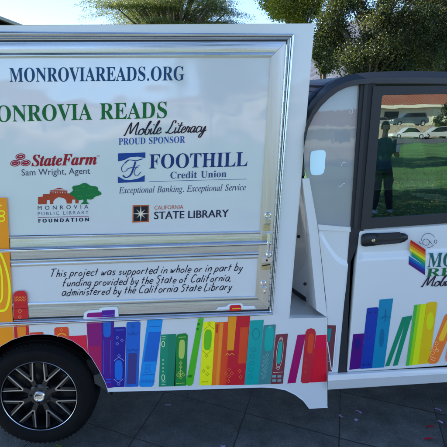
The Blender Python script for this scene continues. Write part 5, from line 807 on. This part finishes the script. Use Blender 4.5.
# ---------------------------------------------------------------- trees
def tree(name, base, h, crown, label, cat, group, seed, pal, nleaf, leaf, trunk_r=.3, clumps=60, cls=1.0, droop=0, style='oak', limbs=()):
    rs = np.random.RandomState(seed); base = Vector(base)
    root = empty(name, base, label, cat, group)
    cc = np.array(crown[0]); cr = np.array(crown[1])        # centre, radii (world)
    b = MB(); top = Vector((base.x+(cc[0]-base.x)*.7, base.y, base.z+h*.8))
    pts = [base.lerp(top, t)+Vector((.25*math.sin(3*t+seed),.2*math.cos(4*t),0))*t for t in np.linspace(0,1,9)]
    b.tube([p for p in pts], [trunk_r*(1-.8*t)+.02 for t in np.linspace(0,1,9)], 10)
    cl = []
    k = 0
    while len(cl) < clumps and k < 9999:
        k += 1; u = rs.normal(size=3); u /= np.linalg.norm(u); rad = rs.uniform(.25,1)**.5
        p = cc+cr*u*rad
        if style == 'cedar':
            q = (p[2]-base.z)/h; w = max(.12, 1.05-q)*1.0
            if abs(p[0]-cc[0]) > cr[0]*w*1.1: continue
        if style == 'cedar': p[2] = round(p[2]/.62)*.62+rs.normal(0,.05)
        if p[2] < base.z+1.2: continue
        cl.append(p)
    for p in cl[::2]:
        t = min(.95, max(.2, (p[2]-base.z)/h-.12)); s0 = pts[int(t*8)]; e = Vector(p); m_ = s0.lerp(e,.5)+Vector((0,0,.12*(e-s0).length))
        b.tube([s0, m_, e], [trunk_r*.3*(1-t*.5), trunk_r*.18, .02], 6, cap=False)
    for L_, r0 in limbs: b.tube(L_, [r0*(1-.6*i/(len(L_)-1)) for i in range(len(L_))], 9)
    b.build('trunk', M['bark'], root, smooth=True)
    # leaves
    n = nleaf; ci = rs.randint(0, len(cl), n); C0 = np.array(cl)[ci]
    if style == 'cedar':
        L = C0-np.array([base.x,base.y,0]); L[:,2] = 0; L /= (np.linalg.norm(L,axis=1,keepdims=True)+1e-6)
        a = np.clip(rs.normal(0,.72,n),-1.3,1.3)*rs.uniform(.7,1,n); s = np.clip(rs.normal(0,.42,n),-.8,.8)*rs.uniform(.7,1,n); perp = np.stack([-L[:,1],L[:,0],0*a],1)
        Pn = C0+L*a[:,None]+perp*s[:,None]; Pn[:,2] += -.13*a*a-.12*s*s-np.abs(rs.normal(0,.055,n))
    else:
        cs = rs.uniform(.22,.66,len(cl))[ci]*cr.mean()*.42*cls; g = rs.normal(size=(n,3)); Pn = C0+g*cs[:,None]*np.array([1,1,.72])
    Pn += rs.normal(0,.03,(n,3))
    d1 = rs.normal(size=(n,3)); d1 /= np.linalg.norm(d1,axis=1,keepdims=True); d2 = rs.normal(size=(n,3)); d2 = np.cross(d1,d2); d2 /= np.linalg.norm(d2,axis=1,keepdims=True)
    sz = leaf*rs.uniform(.6,1.4,(n,1)); asp = .22 if style == 'cedar' else .6
    V = np.stack([Pn-d1*sz*.6, Pn+d2*sz*asp*.5, Pn+d1*sz*.6, Pn-d2*sz*asp*.5],1).reshape(-1,3)
    me = bpy.data.meshes.new('crown'); me.vertices.add(4*n); me.vertices.foreach_set('co', V.astype(np.float32).ravel()); me.loops.add(4*n); me.loops.foreach_set('vertex_index', np.arange(4*n,dtype=np.int32))
    me.polygons.add(n); me.polygons.foreach_set('loop_start', np.arange(0,4*n,4,dtype=np.int32)); me.update(calc_edges=True)
    pal = np.array([srgb(*p) for p in pal]); hue = rs.uniform(0,1,len(cl))[ci]; pi = np.clip(((hue*.6+rs.uniform(0,1,n)*.4)*len(pal)).astype(int),0,len(pal)-1)
    colr = pal[pi]*rs.uniform(.75,1.25,(n,1)); A = np.ones((n,4,4),dtype=np.float32); A[:,:,:3] = colr[:,None,:]
    a = me.attributes.new('Col','FLOAT_COLOR','CORNER'); a.data.foreach_set('color', A.ravel()); me.materials.append(M['leaf'])
    o = bpy.data.objects.new('crown', me); COL.objects.link(o); adopt(o, root)
    return root
def bpt(px, Yd): p = at(px, 60, -Yd); return (p.x, Yd, 0)
G = 'trees behind the truck'
cedp = [(88,100,56),(108,114,62),(66,80,52),(128,126,70),(78,92,64)]
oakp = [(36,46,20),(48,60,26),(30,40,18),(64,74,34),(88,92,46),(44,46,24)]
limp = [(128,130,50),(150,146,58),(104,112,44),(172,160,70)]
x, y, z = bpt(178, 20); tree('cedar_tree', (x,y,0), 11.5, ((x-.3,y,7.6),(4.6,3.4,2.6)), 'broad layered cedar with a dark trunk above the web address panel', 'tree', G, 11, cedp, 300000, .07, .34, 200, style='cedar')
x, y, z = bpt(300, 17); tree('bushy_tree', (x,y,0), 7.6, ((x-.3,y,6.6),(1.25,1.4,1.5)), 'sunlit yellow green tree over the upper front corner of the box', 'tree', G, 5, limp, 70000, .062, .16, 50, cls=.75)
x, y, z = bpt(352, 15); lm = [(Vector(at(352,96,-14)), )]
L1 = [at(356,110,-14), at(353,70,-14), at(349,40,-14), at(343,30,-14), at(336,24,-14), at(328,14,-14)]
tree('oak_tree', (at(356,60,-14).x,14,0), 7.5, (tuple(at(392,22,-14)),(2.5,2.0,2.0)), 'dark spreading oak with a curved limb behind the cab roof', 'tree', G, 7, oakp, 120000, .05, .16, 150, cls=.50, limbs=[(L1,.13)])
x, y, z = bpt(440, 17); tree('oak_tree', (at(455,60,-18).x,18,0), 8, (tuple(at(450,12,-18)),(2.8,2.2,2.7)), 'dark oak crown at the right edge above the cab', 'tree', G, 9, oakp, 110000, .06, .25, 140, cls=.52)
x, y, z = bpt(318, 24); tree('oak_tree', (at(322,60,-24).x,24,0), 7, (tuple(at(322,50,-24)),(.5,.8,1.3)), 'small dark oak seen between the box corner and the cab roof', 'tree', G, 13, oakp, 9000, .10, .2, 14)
# ---------------------------------------------------------------- house whose eave shows above the box's left end
e = at(0,16,-26); r2 = at(23.6,25,-26)
hb = empty('house', (e.x-4,30,0), 'low house with a grey brown gable roof above the left end of the box', 'house')
b = MB(); sl = (e.z-r2.z)/(r2.x-e.x); ridge = Vector((e.x-3.6,0,e.z+3.6*sl)); zE = r2.z; x2 = ridge.x-(r2.x-ridge.x)
P = [Vector((r2.x,26,zE)),Vector((ridge.x,26,ridge.z)),Vector((x2,26,zE)),Vector((x2,26,zE-.16)),Vector((ridge.x,26,ridge.z-.16)),Vector((r2.x,26,zE-.16))]
b.prism(P, [p+Vector((0,10,0)) for p in P]); b.build('roof', mat('weathered_shingle', (.22,.18,.16), .9, noise_s=5, noise_amt=.3), hb)
b = MB(); b.prism([Vector((r2.x-.5,26.6,0)),Vector((r2.x-.5,26.6,zE-.3)),Vector((ridge.x,26.6,ridge.z-.3)),Vector((x2+.5,26.6,zE-.3)),Vector((x2+.5,26.6,0))],[Vector((r2.x-.5,35,0)),Vector((r2.x-.5,35,zE-.3)),Vector((ridge.x,35,ridge.z-.3)),Vector((x2+.5,35,zE-.3)),Vector((x2+.5,35,0))]); b.build('wall', mat('brown_siding', (.10,.075,.06), .9, noise_s=4, noise_amt=.3), hb)
b = MB()
for s in (0, 1):
    a0 = Vector((ridge.x,25.9,ridge.z-.02)); a1 = Vector((r2.x if s else x2,25.9,zE-.02)); b.prism([a0,a1,a1-Vector((0,0,.14)),a0-Vector((0,0,.14))],[p+Vector((0,.09,0)) for p in (a0,a1,a1-Vector((0,0,.14)),a0-Vector((0,0,.14)))])
b.build('fascia', mat('grey_fascia', (.34,.31,.30), .8), hb)
# ---------------------------------------------------------------- confetti on the paving
def confetti(px, py, l, w, ang, c, label, cat='confetti', grp='purple paper scraps on the paving', nm='paper_scrap'):
    l *= .85; w *= .85; p = gp(px, py, .006); b = MB(); r = math.radians(ang); dx = Vector((math.cos(r),math.sin(r),0)); dy = Vector((-math.sin(r),math.cos(r),0)); n = 5; top = []; 
    for s2 in (0, .0008):
        rows = []
        for i in range(n+1):
            t = i/n-.5; z = .004*math.cos(t*math.pi*1.0)*(1 if px % 2 < 1 else -.6)+.003+s2; rows.append([p+dx*l*t-dy*w/2+Vector((0,0,z)), p+dx*l*t+dy*w/2+Vector((0,0,z))])
        b.grid(rows, c)
    o = b.build(nm, M['prim']); tag(o, label, cat, grp)
PU = srgb(208,172,222)
confetti(168,405.6,.040,.012,0,PU,'purple paper scrap on a joint below the blue book spines')
confetti(257,394,.036,.014,-40,srgb(110,95,140),'dull purple scrap under the front skirt beside the arch')
confetti(341,416.4,.036,.014,-60,PU,'purple scrap lying on the joint just below the sill seam'); confetti(358.6,412.2,.045,.014,-50,PU,'long purple scrap right of the joint under the cab door')
confetti(356.6,420.4,.026,.022,30,PU,'square purple scrap under the long scrap'); confetti(438,410,.045,.013,-42,PU,'long purple scrap near the right edge of the paving'); confetti(440,422.4,.038,.016,-50,PU,'purple scrap closest to the right edge of the paving')
RG = 'red paper scraps on the paving'; RD = srgb(190,30,50)
confetti(430.6,427.2,.05,.018,0,RD,'upper of the two red scraps at lower right','confetti',RG); confetti(428.6,439.4,.06,.016,0,RD,'lower of the two red scraps at lower right','confetti',RG)
confetti(188,394.6,.022,.012,40,srgb(30,70,50),'tiny green leaf bit under the green book spines','leaf','fallen leaf bits on the paving','leaf_bit'); confetti(59,446,.045,.012,-20,srgb(130,150,30),'yellow green leaf blade at the foot of the tyre','leaf','fallen leaf bits on the paving','leaf_bit')
confetti(223,446.4,.03,.012,0,PU,'purple scrap at the lower edge of the picture')
# ---------------------------------------------------------------- what the cab window reflects, behind the camera
# kerb wall and planting in front of the parking lot
b = MB(); b.box((-60,-66.6,0),(60,-66.1,1.75)); rk = tag(b.build('retaining_wall', mat('sandstone', (.42,.34,.24), .9, noise_s=3, noise_amt=.3)), 'low tan wall reflected in the cab window below the dark vehicle', 'wall')
def building():
    w0 = mirror_at(372,127,78); w1 = mirror_at(470,127,78); bd = empty('building', (12,-86,1.7), 'long cream building with a red clay roof reflected in the cab window', 'building')
    zt_ = 5.3; zr_ = 8.6
    b = MB(); b.box((-40,-100,1.65),(72,-84.4,zt_)); b.build('wall', M['stucco'], bd)
    b = MB(); P = [Vector((-41,-83.6,zt_+.02)),Vector((73,-83.6,zt_+.02)),Vector((73,-91,zr_)),Vector((-41,-91,zr_))]; b.prism(P, [p-Vector((0,0,.35)) for p in P])
    P = [Vector((-41,-100.5,zt_+.02)),Vector((73,-100.5,zt_+.02)),Vector((73,-91.02,zr_)),Vector((-41,-91.02,zr_))]; b.prism(P, [p-Vector((0,0,.35)) for p in P])
    for k in range(226): xx = -41+k*.5; b.tube([(xx,-83.6,zt_+.05),(xx,-91,zr_+.03)], .07, 5)
    b.build('roof', M['tile'], bd)
    b = MB(); b.box((-41,-83.7,zt_-.5),(73,-83.2,zt_-.02)); b.build('fascia', mat('cream_fascia', (.66,.60,.46), .8), bd)
    for k in range(12):
        xx = -36+k*8.6
        if k in (2,9,10):
            q = MB(); q.box((xx,-84.42,1.7),(xx+4.4,-84.3,4.4)); gd = q.build('garage_door', mat('garage_cream', (.6,.57,.42), .8), bd)
        else:
            q = MB(); q.box((xx,-84.42,2.6),(xx+2.6,-84.32,4.3)); q.build('window', M['plastic'], bd)
building()
def car(x, y, z, rz, kind, col, label, group='cars reflected in the cab window', nm='parked_car', L=4.7, H=1.45, rim=(.5,.5,.5)):
    r = empty(nm, (x,y,z), label, 'car', group, math.radians(rz)); Mx = Matrix.Translation((x,y,z)) @ Matrix.Rotation(math.radians(rz),4,'Z'); W = .9; h = L/2
    def loft(prof, w, c, name, mt, inset=0):
        b = MB(); rows = []
        for t, ww in ((-1,.93),(-.9,1),(.9,1),(1,.93)): rows.append([Mx @ Vector((px_*(1 if abs(t)<1 else .99), t*w, pz)) for px_, pz in prof])
        b.grid([rw+[rw[0]] for rw in rows], c); 
        for rw in (rows[0], rows[-1]): b.add(rw, [tuple(tt) for tt in tessellate_polygon([rw])], c)
        b.build(name, mt, r, smooth=True)
    bh = H*.58
    loft([(-h,.35),(-h+.03,bh*.95),(-h+.25,bh),(h-1.2,bh),(h-.2,bh*.86),(h,bh*.6),(h,.3),(h-.5,.25),(-h+.4,.25)], W, col, 'body', M['car'])
    if kind == 'suv': g = [(-h+.15,bh),(-h+.35,H-.05),(-h+.6,H),(h-2.3,H),(h-1.9,H-.06),(h-1.25,bh)]
    else: g = [(-h+.7,bh),(-h+1.3,H-.04),(-h+1.6,H),(h-2.4,H),(h-2.1,H-.05),(h-1.2,bh)]
    loft(g, W*.82, tuple(c*.9 for c in col), 'cabin', M['car'])
    for s in (-1,1):
        b = MB(); yy = s*(W*.82+.006)
        gi = [(gx*.9+(-.05), bh+.04+(gz_-bh)*.84) for gx, gz_ in g]
        P = [Mx @ Vector((gx, yy, gz_)) for gx, gz_ in gi]; b.add(P, [tuple(t) for t in tessellate_polygon([P])]); b.build('side_window', M['plastic'], r)
    for sx in (-h+.85, h-.9):
        for s in (-1,1):
            b = MB(); b.disc(Mx @ Vector((sx, s*(W+.005), .32)), Mx.to_3x3() @ Vector((0,s,0)), [(.33,-.2),(.33,0),(.22,.01),(.21,-.02)], 24, (.02,.02,.02)); b.disc(Mx @ Vector((sx, s*(W+.002), .32)), Mx.to_3x3() @ Vector((0,s,0)), [(.21,-.01),(.06,.0),(0,.0)], 12, rim); b.build('wheel', M['car'], r)
    for s in (-.6,.6):
        b = MB(); b.box((h-.02,s-.18,bh*.62),(h+.02,s+.18,bh*.8), (.8,.8,.75), M=Mx); b.build('headlight', M['car'], r)
def mx(px, Yd): return mirror_at(px, 120, Yd).x
car(mx(409,72), -72, 1.71, 180, 'suv', srgb(70,84,90), 'dark teal utility vehicle reflected beside the garage doors', L=5.2, H=1.85)
car(mx(408,61), -61, 0, 180, 'car', srgb(205,205,200), 'white car reflected in front of the dark utility vehicle', L=4.6)
car(mx(436,63), -63, 0, 180, 'car', srgb(190,190,185), 'pale car reflected at the right side of the cab window')
car(mx(380,73), -74, 1.71, 180, 'car', srgb(140,140,135), 'grey car reflected above the standing person', L=4.4)
# shrubs by the wall
for i, (px, Yd, lb) in enumerate(((441,64,'small dark shrub reflected left of the cream garage doors'),(453,60,'leafy shrub reflected at the far right edge of the cab window'))):
    x = mx(px, Yd); tree('shrub', (x,-Yd,0), 4.4-1.6*(1-i), ((x,-Yd,3.6-1.6*(1-i)),(1.2,1.0,1.4-.5*(1-i))), lb, 'shrub', 'shrubs in front of the reflected building', 30+i, oakp, 2500, .22, .06, 10)
# big shade trees behind the camera (their shadow and reflection)
for i, (x, y) in enumerate(((3,-41),(46,-36))):
    tree('shade_tree', (x,y,0), 9, ((x,y,7),(4,4,3)), ('shade tree on the lawn far left behind the photographer', 'shade tree on the lawn far right behind the photographer')[i], 'tree', 'trees on the reflected lawn', 40+i, oakp, 9000, .3, .25, 30)
tree('shade_tree', (-3.2,-4.3,0), 6.5, ((-3.1,-4.3,5.5),(2.7,2.2,1.7)), 'unseen leafy tree added at the pavement edge to shade the reflected person', 'tree', 'trees on the reflected lawn', 51, oakp, 16000, .15, .16, 40, cls=.8)  # added out of view so its shadow dims the reflected person
tree('shade_tree', (.6,-17,0), 8, ((.6,-17,6.6),(3.4,3,2.4)), 'tree added in the middle of the reflected lawn to shade it', 'tree', 'trees on the reflected lawn', 52, oakp, 16000, .2, .2, 40, cls=.8)  # added for its shadow on the lawn and its dark reflection in the panel
# lawn clutter
rs = np.random.RandomState(8); b = MB()
for k in range(42000):
    y = -6.2-rs.uniform(0,1)**1.7*30; x = rs.uniform(-3,9)*(1+(-y-6)/14); a = rs.uniform(0,6.28); h = rs.uniform(.03,.07); w = .006; lx, ly2 = rs.normal(0,.02,2); g = rs.uniform(.7,1.3)
    b.add([(x-w*math.cos(a),y-w*math.sin(a),-.01),(x+w*math.cos(a),y+w*math.sin(a),-.01),(x+lx,y+ly2,h)], [(0,1,2)], (.055*g,.105*g,.022*g) if k % 3 else (.10*g,.095*g,.035*g))
tag(b.build('grass', M['blade']), kind='stuff')
b = MB()
for k in range(1500):
    x = rs.uniform(-2,9); y = -6.3-rs.uniform(0,1)**1.6*6; a = rs.uniform(0,6.28); l = rs.uniform(.03,.06); c, s = math.cos(a)*l, math.sin(a)*l; z = rs.uniform(.02,.06)
    b.add([(x-c,y-s,z),(x+s*.5,y-c*.5,z+.012),(x+c,y+s,z),(x-s*.5,y+c*.5,z+.01)], [(0,1,2,3)], srgb(*[(196,170,90),(170,130,70),(210,196,130)][k % 3]))
tag(b.build('fallen_leaves', M['blade']), kind='stuff')
# ---------------------------------------------------------------- person reflected in the window
def skinfig(name, pts, edges, rad, m, parent, sub=2, root_i=0):
    me = bpy.data.meshes.new(name); me.from_pydata([tuple(p) for p in pts], edges, []); o = bpy.data.objects.new(name, me); COL.objects.link(o)
    me.skin_vertices.new() if hasattr(me.skin_vertices, 'new') else None
    sk = o.modifiers.new('skin', 'SKIN')
    if not me.skin_vertices:
        bpy.context.view_layer.objects.active = o; o.select_set(True); bpy.ops.mesh.customdata_skin_add()
    sv = me.skin_vertices[0].data
    for i, r in enumerate(rad): sv[i].radius = (r, r) if not isinstance(r, tuple) else r; sv[i].use_root = (i == root_i)
    ss = o.modifiers.new('sub', 'SUBSURF'); ss.levels = sub; ss.render_levels = sub
    me.materials.append(m); sk.use_smooth_shade = True
    adopt(o, parent); return o
pp = mirror_at(386, 120, 7.2); bx, by = pp.x, -7.2
pr = empty('person', (bx,by,0), 'person in a teal shirt and dark trousers reflected at the left of the cab window', 'person')
O = Vector((bx,by,0)); V3 = lambda x, y, z: O+Vector((x,y,z))
skin_m = mat('skin', (.26,.16,.11), .55); shirt_m = mat('teal_cotton', srgb(20,54,72), .85, noise_s=30, noise_amt=.15, bump_s=12, bump=.012); pant_m = mat('dark_denim', (.012,.014,.022), .85, bump_s=14, bump=.01); hair_m = mat('black_hair', (.012,.010,.010), .6, bump_s=60, bump=.006)
sp = [V3(0,0,.95),V3(0,0,1.12),V3(0,0,1.28),V3(0,-.01,1.42),V3(0,0,1.50),V3(0,.015,1.58),
      V3(.17,-.01,1.41),V3(.27,.02,1.14),V3(.20,.22,1.20), V3(-.17,-.01,1.41),V3(-.25,.0,1.14),V3(-.26,.06,.90),
      V3(.09,0,.88),V3(.12,.01,.50),V3(.14,-.03,.09), V3(-.09,0,.88),V3(-.12,.02,.50),V3(-.15,-.02,.09), V3(.15,.12,.04), V3(-.17,.12,.04)]
ed = [(0,1),(1,2),(2,3),(3,4),(4,5),(3,6),(6,7),(7,8),(3,9),(9,10),(10,11),(0,12),(12,13),(13,14),(0,15),(15,16),(16,17),(14,18),(17,19)]
def solid(name, parts, m, parent, vox=.011, folds=0):
    b = MB()
    for pts, rs_ in parts: b.tube([V3(*p) for p in pts], rs_, 18)
    o = b.build(name, m, parent, smooth=True)
    for v in o.data.vertices: pass
    r = o.modifiers.new('remesh', 'REMESH'); r.mode = 'VOXEL'; r.voxel_size = vox; r.use_smooth_shade = True
    sm = o.modifiers.new('smooth', 'SMOOTH'); sm.iterations = 6; sm.factor = .6
    if folds:
        tx = bpy.data.textures.new(name+'_folds', 'CLOUDS'); tx.noise_scale = .09; dm = o.modifiers.new('folds', 'DISPLACE'); dm.texture = tx; dm.strength = folds; dm.mid_level = .5; dm.texture_coords = 'GLOBAL'
    return o
arm_r = [(.15,0,1.42),(.21,0,1.30),(.25,.02,1.14),(.235,.12,1.16),(.20,.22,1.20)]; arm_l = [(-.15,0,1.42),(-.215,0,1.30),(-.245,.0,1.14),(-.255,.03,1.0),(-.26,.06,.90)]
legs = [[(s*.085,0,.95),(s*.10,.01,.72),(s*.12,.02,.50),(s*.13,.0,.28),(s*.173,-.03,.06)] for s in (-1,1)]
body = solid('body', [([(0,0,.86),(0,0,1.0),(0,0,1.2),(0,0,1.38),(0,.0,1.46),(0,.01,1.62)], [.14,.12,.12,.13,.06,.052]), (arm_r, [.055,.05,.04,.038,.028]), (arm_l, [.055,.05,.04,.036,.028]), (legs[0], [.085,.075,.055,.052,.036]), (legs[1], [.085,.075,.055,.052,.036]), ([(.173,-.03,.05),(.15,.10,.04)],[.035,.03]), ([(-.173,-.03,.05),(-.15,.10,.04)],[.035,.03])], skin_m, pr)
shirt = solid('shirt', [([(0,0,.86),(0,0,.98),(0,0,1.12),(0,0,1.28),(0,-.005,1.40),(0,0,1.475),(0,.0,1.50)], [.172,.165,.155,.168,.15,.09,.07]), ([(-.12,0,1.415),(.12,0,1.415)],[.075,.075]), (arm_r[:2]+[(.235,.01,1.20)], [.085,.078,.07]), (arm_l[:2]+[(-.235,0,1.20)], [.085,.078,.07])], shirt_m, body, folds=.03)
solid('trousers', [([(0,0,.80),(0,0,.99)], [.155,.15])]+[(l[:-1]+[(l[-1][0],l[-1][1],.09)], [.105,.098,.082,.076,.07]) for l in legs], pant_m, body, folds=.025)
for s in (-1,1): skinfig('shoe', [V3(s*.173,-.06,.045),V3(s*.15,.05,.04),V3(s*.16,.16,.035)], [(0,1),(1,2)], [.05,.048,.035], mat('shoe', (.25,.3,.35), .6), body)
# head as a lathe-shaped mesh with face
b = MB(); hc = V3(0,.02,1.69); rows = []
for i in range(13):
    v = i/12*math.pi; row = []
    for j in range(24):
        u = j/24*2*math.pi; x = .075*math.sin(v)*math.cos(u); y = .095*math.sin(v)*math.sin(u); z = .118*math.cos(v)
        if z < 0: x *= 1-.28*(-z/.118); y *= 1-.12*(-z/.118)
        if math.sin(u) > .97 and abs(z+.01) < .03: y += .018
        row.append(hc+Vector((x,y,z)))
    rows.append(row)
b.grid(rows, closed=True)
for s in (-1,1): b.disc(hc+Vector((s*.074,0,-.005)), (s,0,0), [(.0,-.01),(.022,.0),(.026,.008),(.016,.012),(0,.008)], 12)
b.build('head', skin_m, body, smooth=True)
b = MB()
for s in (-1,1):
    if s == 1: b.build('eye', M['plastic'], body); b = MB()
    b.disc(hc+Vector((s*.03,.083,.008)), (0,1,0), [(.013,-.006),(.011,.004),(0,.007)], 12)
b.build('eye', M['plastic'], body); b = MB()
b.box(tuple(hc+Vector((-.022,.078,-.054))), tuple(hc+Vector((.022,.088,-.046)))); b.build('mouth', M['plastic'], body)
b = MB(); rows = []
for i in range(9):
    v = i/8*math.pi*.62; row = []
    for j in range(24):
        u = j/24*2*math.pi; k = 1.0+.04*math.sin(5*u+i); vv = v*(1 if math.sin(u) < .3 else .62)
        row.append(hc+Vector((.086*math.sin(vv)*math.cos(u)*k, .105*math.sin(vv)*math.sin(u)*k-.008, .132*math.cos(vv))))
    rows.append(row)
b.grid(rows, closed=True); b.build('hair', hair_m, body, smooth=True)
def hand(c, d, side, up):
    d = Vector(d).normalized(); up = Vector(up).normalized(); sd = d.cross(up).normalized(); c = Vector(c)
    pts = [c, c+d*.045, c+d*.08]; e = [(0,1),(1,2)]; r = [(.024,.018),(.034,.017),(.034,.014)]
    for k, (o, l) in enumerate(((-.027,.062),(-.009,.072),(.009,.068),(.027,.052))):
        b0 = len(pts); p0 = c+d*.078+sd*o; pts += [p0, p0+d*l*.5-up*.008, p0+d*l*.75-up*.03]; e += [(2,b0),(b0,b0+1),(b0+1,b0+2)]; r += [.0095,.0085,.007]
    b0 = len(pts); pts += [c+d*.03+sd*side*.034, c+d*.06+sd*side*.06-up*.012, c+d*.085+sd*side*.062-up*.026]; e += [(0,b0),(b0,b0+1),(b0+1,b0+2)]; r += [.013,.0105,.008]
    return skinfig('hand', pts, e, r, skin_m, body, 1)
hand(V3(.20,.22,1.20), (-.3,.6,.5), -1, (0,-.4,1)); hand(V3(-.26,.06,.90), (0,.25,-1), 1, (0,1,.2))
ph = empty('mobile_phone', V3(.13,.40,1.31), 'pale mobile phone held in front of the reflected person', 'phone')
b = MB(); b.box(tuple(V3(.095,.385,1.24)), tuple(V3(.17,.395,1.39)), (.5,.5,.5)); b.build('case', M['prim'], ph, bevel=.003)
b = MB(); b.box(tuple(V3(.10,.380,1.245)), tuple(V3(.165,.3845,1.385)), (.02,.02,.02)); b.build('screen', M['prim'], ph)
